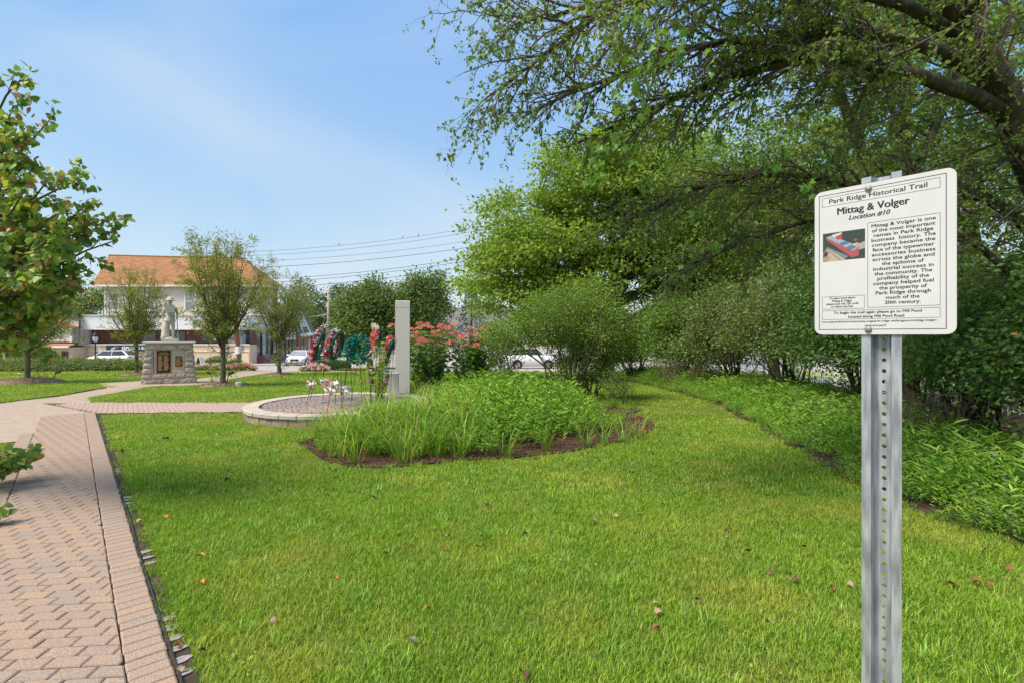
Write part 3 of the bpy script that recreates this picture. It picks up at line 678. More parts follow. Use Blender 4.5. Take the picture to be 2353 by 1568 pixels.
# ================================================================ shrubs and trees from crowns
def crown_points(rg, ells, n, shell=.55):
    vol = np.array([e[3]*e[4]*e[5] for e in ells]); pick = rg.choice(len(ells), n, p=vol/vol.sum()); o = np.zeros((n, 3))
    for i, k in enumerate(pick):
        d = rg.normal(size=3); d /= np.linalg.norm(d); r = (shell+(1-shell)*rg.random())**.6 if rg.random() < .75 else rg.random()**.5*.7
        e = ells[k]; o[i] = np.array(e[:3])+d*r*np.array(e[3:6])
    return o
def crown(o, rg, limbs, ells, nclust, lpc, crad, leaf, tmpl, lmat, bmat, tmat, shell=.55, flat=.6, twigs=3, br=.02, up=.6, droop=.3, zmin=None, lname='crown', bname='branches', limbname='trunk', limbsides=8, density_pow=1.0):
    """limbs: woody frame; leaf clumps fill the ellipsoids and are joined to the frame by branches"""
    cl = crown_points(rg, ells, nclust, shell)
    if zmin is not None: cl = cl[cl[:, 2] > zmin]
    LP = np.concatenate([np.asarray(p) for p, _ in limbs]); LR = np.concatenate([np.asarray(r) for _, r in limbs])
    brs = []
    for c in cl:
        d = np.linalg.norm(LP-c, axis=1)+np.maximum(0, LP[:, 2]-c[2]+.15)*1.5
        i = int(np.argmin(d)); p = LP[i]; r0 = min(br, LR[i]*.6); m_ = (p+c)/2+np.array((0, 0, .12))*np.linalg.norm(c-p)+rg.normal(size=3)*.08*np.linalg.norm(c-p)
        t = np.linspace(0, 1, 5)[:, None]; q = p*(1-t)**2+m_*2*t*(1-t)+c*t*t
        brs.append((q, np.linspace(r0, r0*.3, 5)))
        for _ in range(twigs):
            dv = rg.normal(size=3)*np.array((1, 1, flat))*crad*.8; e = c+dv
            brs.append((np.array([c, c+dv*.5+rg.normal(size=3)*crad*.08, e]), np.array([r0*.35, r0*.25, r0*.12])))
    link(bname, tubes_mesh(bname, brs, [4 if k % (twigs+1) == 0 else 3 for k in range(len(brs))]), tmat, o)
    for p, r in limbs[:1] if False else []: pass
    link(limbname, tubes_mesh(limbname, limbs, [limbsides]*len(limbs)), bmat, o)
    nl = (rg.poisson(lpc, len(cl)))
    idx = np.repeat(np.arange(len(cl)), nl); N = len(idx)
    off = rg.normal(size=(N, 3))*np.array((1, 1, flat))*crad*.62
    pos = cl[idx]+off; ax = off/crad+rg.normal(size=(N, 3))*.7+np.array((0, 0, -droop))
    tone = np.clip(.5*rg.random(len(cl))[idx]+.5*rg.random(N), 0, 1)
    tone = np.where(rg.random(N) < .03, .97+.03*rg.random(N), tone*.95)
    leaves(lname, pos, ax, leaf*(.65+.7*rg.random(N)), tmpl, lmat, o, rg, up, tone)
def auto_limbs(rg, trunk_top, trunk_r, ells, n, base=(0, 0, 0), wob=.05, bow=.2):
    b = np.array(base, float); tp = np.array(trunk_top, float)
    k = 6; t = np.linspace(0, 1, k)[:, None]; tr = b*(1-t)+tp*t+rg.normal(size=(k, 3))*np.array((wob, wob, 0))*np.linalg.norm(tp-b)*.3*t; tr[0] = b
    rr = np.linspace(trunk_r*1.05, trunk_r*.75, k); rr[0] = trunk_r*1.45; rr[1] = trunk_r*1.08
    lim = [(tr, rr)]
    for c in crown_points(rg, ells, n, .35):
        s = tr[-1] if rg.random() < .6 else tr[-2]; m_ = (s+c)/2+np.array((0, 0, bow*np.linalg.norm(c-s)))
        t2 = np.linspace(0, 1, 8)[:, None]; q = s*(1-t2)**2+m_*2*t2*(1-t2)+c*t2*t2+rg.normal(size=(8, 3))*.03*np.linalg.norm(c-s); q[0] = s
        lim.append((q, np.linspace(trunk_r*.5, trunk_r*.08, 8)))
    return lim
def stem_limbs(rg, n, base_r, top_pts, r0=.02, bow=.1):
    lim = []
    for c in top_pts[:n]:
        a = rg.random()*6.28; q0 = np.array((base_r*rg.random()*math.cos(a), base_r*rg.random()*math.sin(a), -.05)); q0[:2] += c[:2]*.12
        m_ = (q0+c)/2+np.array((-c[0]*bow, -c[1]*bow, .1*c[2])); t = np.linspace(0, 1, 8)[:, None]
        q = q0*(1-t)**2+m_*2*t*(1-t)+c*t*t+rg.normal(size=(8, 3))*.03; q[0] = q0
        rr = r0*(.6+.8*rg.random()); lim.append((q, np.linspace(rr, rr*.3, 8)))
    return lim
# ---------------------------------------------------------------- granite pillar and block
gp = at(925, 900, 14.3)
pil = thing('granite_pillar', 'tall grey granite pillar rising behind the ornamental grass', 'pillar', (gp.x, 14.3, .1), R(10))
m = MB(); m.bev((0, 0, 1.25), (.40, .42, 2.50), .008); m.build('shaft', 'granite', pil); m = MB(); m.bev((0, 0, 2.60), (.402, .422, .19), .012); m.build('cap', 'granite', pil)
gb = at(903, 900, 13.55)
blk = thing('granite_block', 'short grey granite block standing at the foot of the tall pillar', 'pillar', (gb.x, 13.55, .1), R(10))
m = MB(); m.bev((0, 0, .36), (.29, .30, .72), .012); m.build('shaft', 'granite', blk); m = MB(); m.box((0, 0, -.06), (.36, .36, .12)); m.build('footing', 'granite_rough', blk)
# ---------------------------------------------------------------- wreath stands on the platform
pm('wire', (.012, .03, .018), (.02, .045, .028), 20, .5); pm('wreath_back', (.006, .045, .025), (.012, .075, .04), 30, .6)
PZ = .218
def wreath(label, ctr, bases, nrm, Rr, tr, fmat, fl_size, nf, gmat='lf_fake', bow=None, full=False, name='wreath_stand', sy=1.0, leafn=260):
    c = np.array(ctr); base = Vector((ctr[0], ctr[1], PZ)); o = thing(name, label, 'wreath', base, group='wreath stands on the round platform')
    c = np.array((0, 0, ctr[2]-PZ)); nrm = unit(np.array(nrm, float)); sx_ = unit(np.cross(np.array((0, 0, 1.0)), nrm)); upv = np.cross(nrm, sx_)
    apex = c-nrm*.06+upv*(Rr*.75*sy)
    for i, b_ in enumerate(bases):
        e = np.array((b_[0]-base.x, b_[1]-base.y, 0)); MB().tube([apex, (apex+e)/2, e], .0065, 5).build('leg', 'wire', o)
    ee = [np.array((b_[0]-base.x, b_[1]-base.y, 0)) for b_ in bases]
    m = MB(); m.tube([apex*.45+ee[0]*.55, apex*.45+ee[1]*.55], .005, 5); m.tube([c-upv*Rr*sy-sx_*.16-nrm*.05, c-upv*Rr*sy+sx_*.16-nrm*.05], .006, 5)
    m.build('cross_wire', 'wire', o)
    th = np.linspace(0, 2*np.pi, 29)
    if not full:
        m = MB(); m.tube([c+Rr*(np.cos(t)*sx_+sy*np.sin(t)*upv)-nrm*.02 for t in th], tr*.5, 8, cap=False); rg_ = m.build('ring', 'wreath_back', o, smooth=True)
    else:
        m = MB(); m.tube([c+upv*(Rr*sy*(-.9+1.8*i/6))-nrm*.03 for i in range(7)], [.03, .06, .075, .08, .075, .06, .03], 8); m.build('backing', 'wreath_back', o, smooth=True)
    N = leafn; t = rng.random(N)*6.28; ph = rng.random(N)*6.28
    if full: rad_ = Rr*np.sqrt(rng.random(N)); P_ = c+rad_[:, None]*(np.cos(t)[:, None]*sx_*.42+sy*np.sin(t)[:, None]*upv)-nrm*.03; ax = rng.normal(size=(N, 3))*.6+(P_-c)*2-nrm*.3
    else:
        ring = np.cos(t)[:, None]*sx_+sy*np.sin(t)[:, None]*upv; rr = np.cos(ph)[:, None]*ring+np.sin(ph)[:, None]*nrm
        P_ = c+Rr*ring+tr*.7*rr; ax = rr+rng.normal(size=(N, 3))*.5
    P_ = P_-nrm*(0 if gmat == 'lf_teal' else .03); leaves('greenery', P_, ax, (.06+.06*rng.random(N))*(1 if gmat == 'lf_teal' else .6), T_LONG if gmat != 'lf_teal' else T_DIA, gmat, o, rng, 0)['kind'] = 'stuff'
    if nf:
        t = np.repeat(rng.random(nf)*6.28, 14); jit = np.repeat(rng.normal(size=(nf, 3))*.02, 14, axis=0); N = len(t)
        if full: rad_ = np.repeat(Rr*np.sqrt(rng.random(nf))*.95, 14); P_ = c+rad_[:, None]*(np.cos(t)[:, None]*sx_*.42+sy*np.sin(t)[:, None]*upv)+nrm*.05+jit
        else: P_ = c+(Rr+np.repeat(rng.uniform(-.5, .5, nf)*tr, 14))[:, None]*(np.cos(t)[:, None]*sx_+sy*np.sin(t)[:, None]*upv)+nrm*tr*.8+jit
        ax = nrm*.5+rng.normal(size=(N, 3))*.8
        leaves('blossoms', P_, ax, fl_size*(.7+.5*rng.random(N)), T_DIA, fmat, o, rng, 0, np.clip(np.repeat(rng.random(nf), 14)+rng.normal(size=N)*.03, 0, 1))
    for bp in (bow or []):
        N = 30; q = np.array((bp[0]-base.x, bp[1]-base.y, bp[2]-PZ)); ax = rng.normal(size=(N, 3))*np.array((1, .7, .55)); ax[:8] = np.array((.15, 0, -1))+rng.normal(size=(8, 3))*.25
        ax[8:19] = np.array((-1, .1, .2))+rng.normal(size=(11, 3))*.45; ax[19:] = np.array((1, .1, .15))+rng.normal(size=(11, 3))*.45
        leaves('bow', q+rng.normal(size=(N, 3))*.02, ax, .09+.06*rng.random(N), T_OVAL, 'ribbon', o, rng, 0)
    return o
leafmat('ribbon', [(0, (.80, .78, .80)), (.74, (.82, .80, .83)), (.77, (.60, .06, .06)), (.88, (.62, .10, .09)), (.91, (.12, .28, .5)), (1, (.2, .38, .6))], .3)
def pl(px, py):                                  # point on the platform top
    Y = (EYE-PZ)*FPX/(py-CY); return ((px-CX)*Y/FPX, Y)
def a3(px, py, Y): v = at(px, py, Y); return (v.x, v.y, v.z)
wreath('red and white flower wreath seen edge-on, leftmost of the wreath stands', a3(733, 793, 12.3), [pl(702, 932), pl(712, 920), pl(742, 916)], (-1, -.22, .28), .34, .085, 'petal_mix', .065, 170, bow=[a3(716, 883, 11.9)])
wreath('red and white flower wreath showing its green back, second stand from the left', a3(772, 793, 11.6), [pl(751, 946), pl(769, 930), pl(784, 940)], (-1, .03, .26), .30, .085, 'petal_mix', .062, 180, bow=[a3(757, 897, 11.0), a3(745, 876, 11.4), a3(769, 882, 11.3)])
wreath('plain teal evergreen wreath facing the camera, on a thin wire stand', a3(823, 803, 12.4), [pl(831, 924), pl(806, 922), pl(842, 908)], (-.2, -1, .2), .245, .10, 'petal_white', .035, 5, 'lf_teal', leafn=950)
wreath('coral red and white carnation spray with a white feather, beside the tall weed', a3(863, 783, 12.4), [pl(848, 930), pl(872, 928), pl(868, 905)], (-.75, -.6, .25), .36, .1, 'petal_coral', .07, 130, full=True, sy=1.0, name='flower_spray')
wreath('dark backed flower wreath half hidden behind the tall granite pillar', a3(893, 808, 13.0), [pl(882, 915), pl(896, 912), pl(905, 903)], (-1, -.2, .28), .33, .08, 'petal_coral', .06, 150)
wreath('low oval garland of blue and red ribbons behind the tall weed', a3(872, 868, 12.3), [pl(860, 926), pl(880, 926), pl(875, 912)], (-.5, -.8, .2), .26, .045, 'petal_mix', .05, 60, name='ribbon_garland')
es = thing('wire_easel', 'bare green wire easel standing between the two left wreaths and the teal one', 'easel', (*pl(795, 928), PZ))
ap = at(803, 774, 11.8)
for q in (pl(785, 941), pl(809, 920), pl(790, 912)): MB().tube([ap-es.location, (q[0]-es.location.x, q[1]-es.location.y, 0)], .0065, 5).build('leg', 'wire', es)
bx_ = a3(788, 893, 11.4); N = 14
leaves('bow', np.array(bx_)-np.array(es.location)+rng.normal(size=(N, 3))*.015, rng.normal(size=(N, 3))*np.array((1, .6, .6))+np.array((.3, 0, -.4)), .15+.06*rng.random(N), T_DIA, 'ribbon', es, rng, 0)
# white feather plume on the spray
fs = [o for o in C.objects if o.name.startswith('flower_spray')][0]
N = 22; leaves('feather', np.array(a3(862, 760, 12.4))-np.array(fs.location)+rng.normal(size=(N, 3))*.02, np.array((-.1, 0, 1))+rng.normal(size=(N, 3))*.3, .2, T_LONG, 'petal_white', fs, rng, 0)
N = 30; leaves('white_bow', np.array(a3(858, 812, 12.3))-np.array(fs.location)+rng.normal(size=(N, 3))*.05, np.array((0, 0, -.4))+rng.normal(size=(N, 3))*.7, .16, T_LONG, 'petal_white', fs, rng, 0)
# ================================================================ ground cover
def clump_me(name, rg, stems, h, rad, leaf, mat, lpk=6, lean=.55, tm=T_LONG):
    P_, A_, S_ = [], [], []
    for _ in range(stems):
        a = rg.random()*6.28; r = rad*math.sqrt(rg.random()); b = np.array((r*math.cos(a), r*math.sin(a), 0)); hh = h*(.55+.6*rg.random())
        d = unit(np.array((math.cos(a)*lean*rg.random()+rg.normal()*.2, math.sin(a)*lean*rg.random()+rg.normal()*.2, 1)))
        for k in range(lpk):
            t = .25+.8*(k+rg.random())/lpk; al = rg.random()*6.28
            P_.append(b+d*hh*t); A_.append(np.array((math.cos(al), math.sin(al), .35-.2*rg.random()))+d*.35); S_.append(leaf*(.65+.7*rg.random()))
    me = leaves(name, np.array(P_), np.array(A_), np.array(S_), tm, mat, False, rg, 1.2); me.materials.append(M(mat))
    return bpy.data.objects.new(name, me)
T_BLADE = (np.array([(0, 0, 0), (.085, .3, .05), (.06, .7, .02), (0, 1, -.16), (-.06, .7, .02), (-.085, .3, .05)]), np.array([(0, 1, 2), (0, 2, 3), (0, 3, 4), (0, 4, 5)]))
def arch_me(name, rg, n, rad, ln, wd, mat, seg=5):
    V_, F_, RN = [], [], []
    for k in range(n):
        a = rg.random()*6.28; r = rad*math.sqrt(rg.random()); b = np.array((r*math.cos(a), r*math.sin(a), -.02)); l_ = ln[0]+(ln[1]-ln[0])*rg.random()
        la = a+rg.normal()*.8; el = R(88-30*rg.random()); dr = R(60+75*rg.random())/seg; sd_ = np.array((-math.sin(la), math.cos(la), 0)); w_ = wd*(.7+.6*rg.random()); i0 = len(V_); p = b
        for j in range(seg+1):
            t = j/seg; ww = w_*(1 if t < .5 else max(.06, 2*(1-t)))*.5; V_ += [p-sd_*ww, p+sd_*ww]; e = el-dr*j*1.0*(t+.25)
            p = p+l_/seg*np.array((math.cos(la)*math.cos(e), math.sin(la)*math.cos(e), math.sin(e)))
            if j: q = i0+2*j; F_ += [(q-2, q-1, q+1), (q-2, q+1, q)]
        RN += [rg.random()]*(2*(seg+1))
    me = mesh_np(name, np.array(V_), np.array(F_), RN); me.materials.append(M(mat)); return bpy.data.objects.new(name, me)
def poly_scatter(poly, n, test=None):
    xs_ = [p[0] for p in poly]; ys_ = [p[1] for p in poly]; o = []
    while len(o) < n:
        x, y = rng.uniform(min(xs_), max(xs_)), rng.uniform(min(ys_), max(ys_))
        if in_poly(x, y, poly) and (test is None or test(x, y)): o.append((x, y))
    return o
def edge_dist(x, y, poly):
    d = 9e9; n = len(poly)
    for i in range(n):
        a, b = Vector(poly[i][:2]), Vector(poly[(i+1) % n][:2]); ab = b-a; t = max(0, min(1, (Vector((x, y))-a).dot(ab)/ab.length_squared)); d = min(d, (a+ab*t-Vector((x, y))).length)
    return d
src = [clump_me('stiltgrass', rng, 18, .62, .21, .105, 'lf_ground', 8, .6, T_BLADE) for _ in range(4)]
src.append(clump_me('broadleaf', rng, 14, .5, .2, .07, 'lf_weed', 9, .5, T_DIA)); src.append(clump_me('stilt_dry', rng, 9, .66, .2, .10, 'lf_sedge', 6, .7, T_BLADE))
sed = [arch_me('sedge', rng, 32, .13, (.5, 1.15), .014, 'lf_sedge') for _ in range(4)]
sedge_zone = lambda x, y: x < -.75-.15*(y-8) and y < 11.8
P_, S_ = [], []
for x, y in poly_scatter(BED, 560, lambda x, y: not (sedge_zone(x, y) and rng.random() < .25) and not ((x-PC.x)**2+(y-PC.y)**2 < (PR+.1)**2)):
    d = edge_dist(x, y, BED)
    if y < 11.5 and d < .20+.10*math.sin(x*5)+.1*rng.random(): continue
    P_.append((x, y, g(y)+.02)); S_.append(min(1.35, .62+.42*d)*(.8+.35*rng.random())*(0.85 if y > 13 else 1)*max(.42, 1-.42*max(0, x-.7))*(.75 if sedge_zone(x, y) else 1))
o = scatter('bed_ground_cover', P_, rng.uniform(0, 6.28, len(P_)), S_, src); tag(o, 'dense bright green leafy ground cover filling the planting bed', 'ground cover')
P_, S_ = [], []
for x, y in poly_scatter(BED, 150, sedge_zone):
    d = edge_dist(x, y, BED)
    if d < .14 and y < 9.5: continue
    if (Vector((x, y))-PC).length < PR+.12: continue
    P_.append((x, y, .02)); S_.append((.62+.34*min(d, 1.2))*(.7+.6*rng.random()))
for x, y in ((.55, 7.85), (1.5, 8.3), (1.9, 8.5), (2.2, 8.8), (-.1, 7.5), (1.2, 8.15)): P_.append((x, y, .02)); S_.append(.5+.2*rng.random())
o = scatter('bed_sedge', P_, rng.uniform(0, 6.28, len(P_)), S_, sed); tag(o, 'arching yellow green sedge blades at the left of the planting bed', 'sedge')
src2 = [clump_me('verge_stilt', rng, 20, .42, .23, .085, 'lf_verge', 8, .7, T_BLADE) for _ in range(4)]
src2.append(clump_me('verge_broadleaf', rng, 15, .45, .2, .06, 'lf_hedge_olive', 9, .5, T_DIA)); src2.append(clump_me('verge_light', rng, 14, .46, .2, .10, 'lf_weed', 7, .8, T_BLADE))
def verge_x(y):
    pts_ = sorted([(p.y, p.x) for p in VE]); 
    for (ya, xa), (yb, xb) in zip(pts_, pts_[1:]):
        if ya <= y <= yb: return xa+(xb-xa)*(y-ya)/(yb-ya)
    return pts_[0][1] if y < pts_[0][0] else pts_[-1][1]
P_, S_ = [], []
for x, y in poly_scatter(VERGE, 1700, lambda x, y: x-verge_x(y) < (2.4 if y < 12 else 3.0) and y < 26 and x < y*1.06+.6):
    d = x-verge_x(y)
    if d < .04: continue
    P_.append((x, y, g(y)+.01)); S_.append(min(1.25, .42+.8*d)*(.75+.45*rng.random()))
o = scatter('verge_ground_cover', P_, rng.uniform(0, 6.28, len(P_)), S_, src2); tag(o, 'leafy green ground cover along the foot of the right hedge', 'ground cover')
# clover and coarse tufts break up the lawn
clo = [clump_me('clover', rng, 20, .026, .12, .014, 'lf_ground', 3, .6, T_OVAL) for _ in range(3)]; coa = [arch_me('coarse', rng, 26, .05, (.07, .15), .0055, 'lf_ground', 4) for _ in range(3)]
for nm, sr, num, lab in (('lawn_clover', clo, 260, 'small clover patches in the near lawn'), ('lawn_coarse_grass', coa, 420, 'longer coarse grass tufts in the near lawn')):
    P_ = []
    ctr = [(rng.uniform(-5, 4.2), rng.uniform(2.3, 9)) for _ in range(26)]
    while len(P_) < num:
        if nm == 'lawn_clover': c_ = ctr[rng.integers(26)]; x, y = c_[0]+rng.normal()*.35, c_[1]+rng.normal()*.3
        else: x, y = rng.uniform(-8, 5), rng.uniform(2.2, 10)
        if abs(x) < y*1.08 and on_lawn(x, y, .05): P_.append((x, y, .0))
        elif rng.random() < .002: break
    o = scatter(nm, P_, rng.uniform(0, 6.28, len(P_)), rng.uniform(.7, 1.25, len(P_)), sr); tag(o, lab, 'grass')
# mulch chips on the rim of the bed
def chips(name, rg, n, ptsfn, mat, s=(.02, .05)):
    P_ = np.array([ptsfn() for _ in range(n)]); ax = rg.normal(size=(n, 3))*np.array((1, 1, .25)); return leaves(name, P_, ax, s[0]+(s[1]-s[0])*rg.random(n), T_LONG, mat, None, rg, 2.0)
leafmat('chip', [(0, (.05, .028, .018)), (.6, (.12, .07, .048)), (.93, (.22, .15, .11)), (1, (.30, .10, .05))], 0, .8); leafmat('chip_light', [(0, (.16, .105, .07)), (.7, (.32, .225, .16)), (1, (.42, .32, .24))], 0, .8)
cand = [p for p in poly_scatter(BED, 2600, lambda x, y: y < 12) if edge_dist(p[0], p[1], BED) < .65]
it = iter(cand)
def nextp():
    x, y = cand[rng.integers(len(cand))]; return (x+rng.normal()*.03, y+rng.normal()*.03, .024+.02*rng.random())
o = chips('mulch_chips', rng, 9000, nextp, 'chip', (.025, .06)); tag(o, 'dark brown bark mulch chips on the rim of the planting bed', 'mulch', kind='stuff')
# ---------------------------------------------------------------- tall weed, flower shrub, big shrub
def plant(name, label, cat, loc, rg, stems, h, leaf, lmat, lean=.25, lpk=14, smat='lf_weed', group=None, tip=None, tm=T_LONG, spread=.15, lt0=.15):
    o = thing(name, label, cat, loc, group=group); brs, P_, A_, TP = [], [], [], []
    for _ in range(stems):
        a = rg.random()*6.28; hh = h*(.65+.4*rg.random()); ln = lean*rg.random(); b = np.array((spread*math.cos(a)*rg.random(), spread*math.sin(a)*rg.random(), 0))
        t = np.linspace(0, 1, 6)[:, None]; q = b+np.array((math.cos(a)*ln*hh, math.sin(a)*ln*hh, 0))*t**1.6+np.array((0, 0, hh))*t; brs.append((q, np.linspace(.008, .004, 6)))
        for k in range(lpk):
            f = lt0+(1-lt0)*(k+rg.random())/lpk; al = rg.random()*6.28; i = min(4, int(f*5)); P_.append(q[i]+(q[i+1]-q[i])*(f*5-i)); A_.append((math.cos(al), math.sin(al), .2-.5*rg.random()))
        TP.append(q[-1])
    link('stems', tubes_mesh('stems', brs, [4]*len(brs)), 'twig', o); N = len(P_)
    leaves('foliage', np.array(P_), np.array(A_), leaf*(.6+.7*rg.random(N)), tm, lmat, o, rg, .8)
    return o, np.array(TP)
wp = (-2.86, 10.35, 0)
o, TP = plant('tall_weed', 'tall leafy goldenrod weed standing in front of the granite block', 'plant', wp, rng, 12, 1.75, .12, 'lf_weed', .16, 26)
N = 500; leaves('flower_heads', TP[rng.integers(len(TP), size=N)]+rng.normal(size=(N, 3))*np.array((.07, .07, .06)), rng.normal(size=(N, 3)), .035, T_LONG, 'lf_weed', o, rng, .3)
fo = []
for i, (px, Y, hh, ns) in enumerate(((985, 15.6, 2.15, 60), (1085, 15.9, 2.0, 60))):
    b = at(px, 900, Y); o, TP = plant('flowering_shrub', ['dense shrub with dusty pink flower heads right behind the granite pillar', 'pink flowering shrub between the pillar shrub and the big green bush'][i], 'shrub', (b.x, Y, g(Y)), rng, ns, hh, .17, 'lf_flowershrub', .42, 30, group='pink flowering shrubs', tm=T_DIA, spread=.5, lt0=.08)
    TP = TP[TP[:, 2] > hh*.72]; hd = np.repeat(TP, 90, axis=0); N = len(hd); d = rng.normal(size=(N, 3)); d /= np.linalg.norm(d, axis=1, keepdims=True); d[:, 2] = np.abs(d[:, 2])
    leaves('flower_heads', hd+d*np.array((.11, .11, .07))*rng.random((N, 1))**.4, d+rng.normal(size=(N, 3))*.4, .035, T_DIA, 'lf_joe', o, rng, .3, np.clip(np.repeat(rng.random(len(TP)), 90)*.6+.4*rng.random(N), 0, 1))
sp = at(1335, 905, 14.2)
sh = thing('large_shrub', 'big vase shaped green shrub with many bare stems behind the planting bed', 'shrub', (sp.x-.15, 14.2, g(14.2)))
E = [(-.2, 0, 2.3, 1.6, 1.4, .95), (-1.7, .2, 1.9, 1.2, 1.1, .55), (.9, 0, 1.9, .95, 1.1, .9), (.25, -.1, 2.85, 1.0, .9, .6), (.1, 0, 1.15, .95, .8, .75), (.75, -.2, .8, .5, .5, .55)]
tp = crown_points(rng, E, 34, .2)
crown(sh, rng, stem_limbs(rng, 34, .55, tp, .03, .12), E, 520, 66, .24, .06, T_DIA, 'lf_bigshrub', 'twig_red', 'twig', .3, .8, 3, .009, lname='foliage', limbname='stems', limbsides=5)
s3_ = thing('small_shrub', 'thin stemmed open shrub between the pink flowers and the big bush', 'shrub', (-.15, 15.2, g(15.2)))
E = [(0, 0, 1.75, .95, .7, .55), (-.2, 0, 1.1, .6, .5, .35)]; tp = crown_points(rng, E, 16, .3)
crown(s3_, rng, stem_limbs(rng, 16, .5, tp, .016), E, 110, 34, .2, .055, T_DIA, 'lf_shrub', 'twig_red', 'twig', .3, .9, 3, .006, lname='foliage', limbname='stems', limbsides=4)
s2 = thing('small_shrub', 'low twiggy shrub at the right foot of the big green bush', 'shrub', (2.75, 13.2, 0))
E = [(0, 0, .55, .45, .4, .45)]; tp = crown_points(rng, E, 12, .3)
crown(s2, rng, stem_limbs(rng, 12, .2, tp, .012), E, 60, 30, .14, .04, T_DIA, 'lf_shrub', 'twig', 'twig', .3, .9, 3, .005, lname='foliage', limbname='stems', limbsides=4)
# ================================================================ trees
def vp(px, py, Y, o): v = at(px, py, Y); return (v.x-o[0], v.y-o[1], v.z-o[2])
def resample(pts, n=14):
    P = np.array(pts, float); d = np.concatenate([[0], np.cumsum(np.linalg.norm(np.diff(P, axis=0), axis=1))]); t = np.linspace(0, d[-1], n)
    Q = np.stack([np.interp(t, d, P[:, k]) for k in range(3)], 1)
    S = (Q+np.concatenate([Q[:1], Q[:-1]])+np.concatenate([Q[1:], Q[-1:]]))/3; S[0] = Q[0]; S[-1] = Q[-1]; return S
def tree_from(o, rg, limbs, levels, per, leaf, tmpl, lmat, bmat, tmat, droop=.4, up=.5, spread=.03, leaf_levels=1, tone=None, sides=(9, 5, 4, 3)):
    lv = grow(rg, limbs, levels)
    link('trunk', tubes_mesh('trunk', lv[0], [sides[0]]*len(lv[0])), bmat, o)
    brs = []; sd_ = []
    for k, L_ in enumerate(lv[1:]): brs += L_; sd_ += [sides[min(k+1, len(sides)-1)]]*len(L_)
    link('branches', tubes_mesh('branches', brs, sd_), tmat, o)
    tw = sum(lv[len(lv)-leaf_levels:], [])
    p, a = twig_leaves(rg, tw, per, spread, droop)
    leaves('crown', p, a, leaf*(.6+.75*rg.random(len(p))), tmpl, lmat, o, rg, up, None if tone is None else tone(p))
    return len(p)
# ---- the overhanging tree on the right: trunk outside the frame, long low limbs reaching left
o0 = (7.7, 6.6, 0.0)
big = thing('overhanging_tree', 'big dark tree on the right whose long mossy limbs reach across the sky', 'tree', o0)
V_ = lambda l: [vp(*q, o0) for q in l]
limbs = []
def addl(pts, r0, r1, n=14): q = resample(pts, n)+rng.normal(size=(n, 3))*.018; limbs.append((q, np.linspace(r0, r1, n)))
addl([(0, 0, -.1), (-.35, -.1, 1.6), (-.9, -.35, 3.3)]+V_([(2330, 270, 6.0), (2216, 62, 5.8), (2130, -80, 5.6), (2000, -260, 5.4)]), .26, .11, 18)
addl(V_([(2351, 300, 6.1), (2247, 222, 5.9), (2155, 182, 5.7), (2087, 173, 5.5), (1985, 132, 5.4), (1850, 125, 5.3), (1720, 165, 5.2), (1560, 215, 5.2), (1450, 270, 5.2), (1330, 330, 5.3)]), .10, .012)
addl(V_([(2290, 190, 5.9), (2150, 110, 5.7), (2000, 70, 5.4), (1850, 92, 5.2), (1674, 90, 5.0), (1520, 132, 5.0), (1367, 190, 5.0), (1290, 225, 5.0), (1210, 262, 5.1)]), .085, .010)
addl(V_([(2230, 90, 5.8), (2080, 15, 5.6), (1900, -35, 5.3), (1650, -25, 5.1), (1407, 3, 5.0), (1364, 22, 5.0), (1320, 65, 5.0), (1277, 95, 5.0), (1228, 154, 5.0), (1195, 185, 5.0), (1150, 205, 5.1), (1110, 235, 5.2)]), .075, .008)
addl(V_([(1407, 3, 5.0), (1330, 18, 5.1), (1274, 34, 5.2), (1234, 52, 5.3), (1190, 68, 5.4), (1150, 78, 5.5)]), .03, .006, 8)
addl([(-.62, -.2, 2.5), (-.95, -.25, 2.95)]+V_([(2260, 432, 6.4), (2200, 425, 6.4), (2000, 430, 6.3), (1860, 410, 6.2), (1708, 397, 6.0), (1600, 425, 5.8), (1500, 470, 5.6), (1430, 520, 5.5)]), .075, .010)
addl([(-.4, -.1, 1.9), (-.8, .2, 2.5)]+V_([(2120, 450, 7.0), (2000, 470, 6.9), (1870, 512, 6.6), (1713, 546, 6.2), (1611, 568, 6.0), (1570, 630, 6.0)]), .055, .010, 10)
addl(V_([(2090, -60, 5.6), (1950, -120, 5.0), (1750, -160, 4.6), (1550, -120, 4.2), (1480, -20, 4.0), (1455, 60, 3.9)]), .05, .008, 12)
addl(V_([(2200, 60, 5.8), (2300, -40, 5.0), (2420, -160, 4.4), (2500, -300, 4)]), .07, .02, 8)
lvls = [dict(space=.10, len=(.7, 2.1), ang=40, up=-.01, wob=.16, seg=6, r=.02, t0=.22, fall=.66, bias=(-.5, -.05, -.24)),
        dict(space=.095, len=(.22, .65), ang=46, up=-.015, wob=.2, seg=4, r=.007, t0=.12, fall=.4, bias=(-.15, 0, -.05)),
        dict(space=.09, len=(.08, .24), ang=46, up=-.02, wob=.2, seg=2, r=.0032, t0=.15, fall=.3)]
n_ = tree_from(big, rng, limbs, lvls, 6.5, .038, T_OVAL, 'lf_right', 'bark_dark', 'twig', .55, .4, .012)
print('overhang leaves', n_)
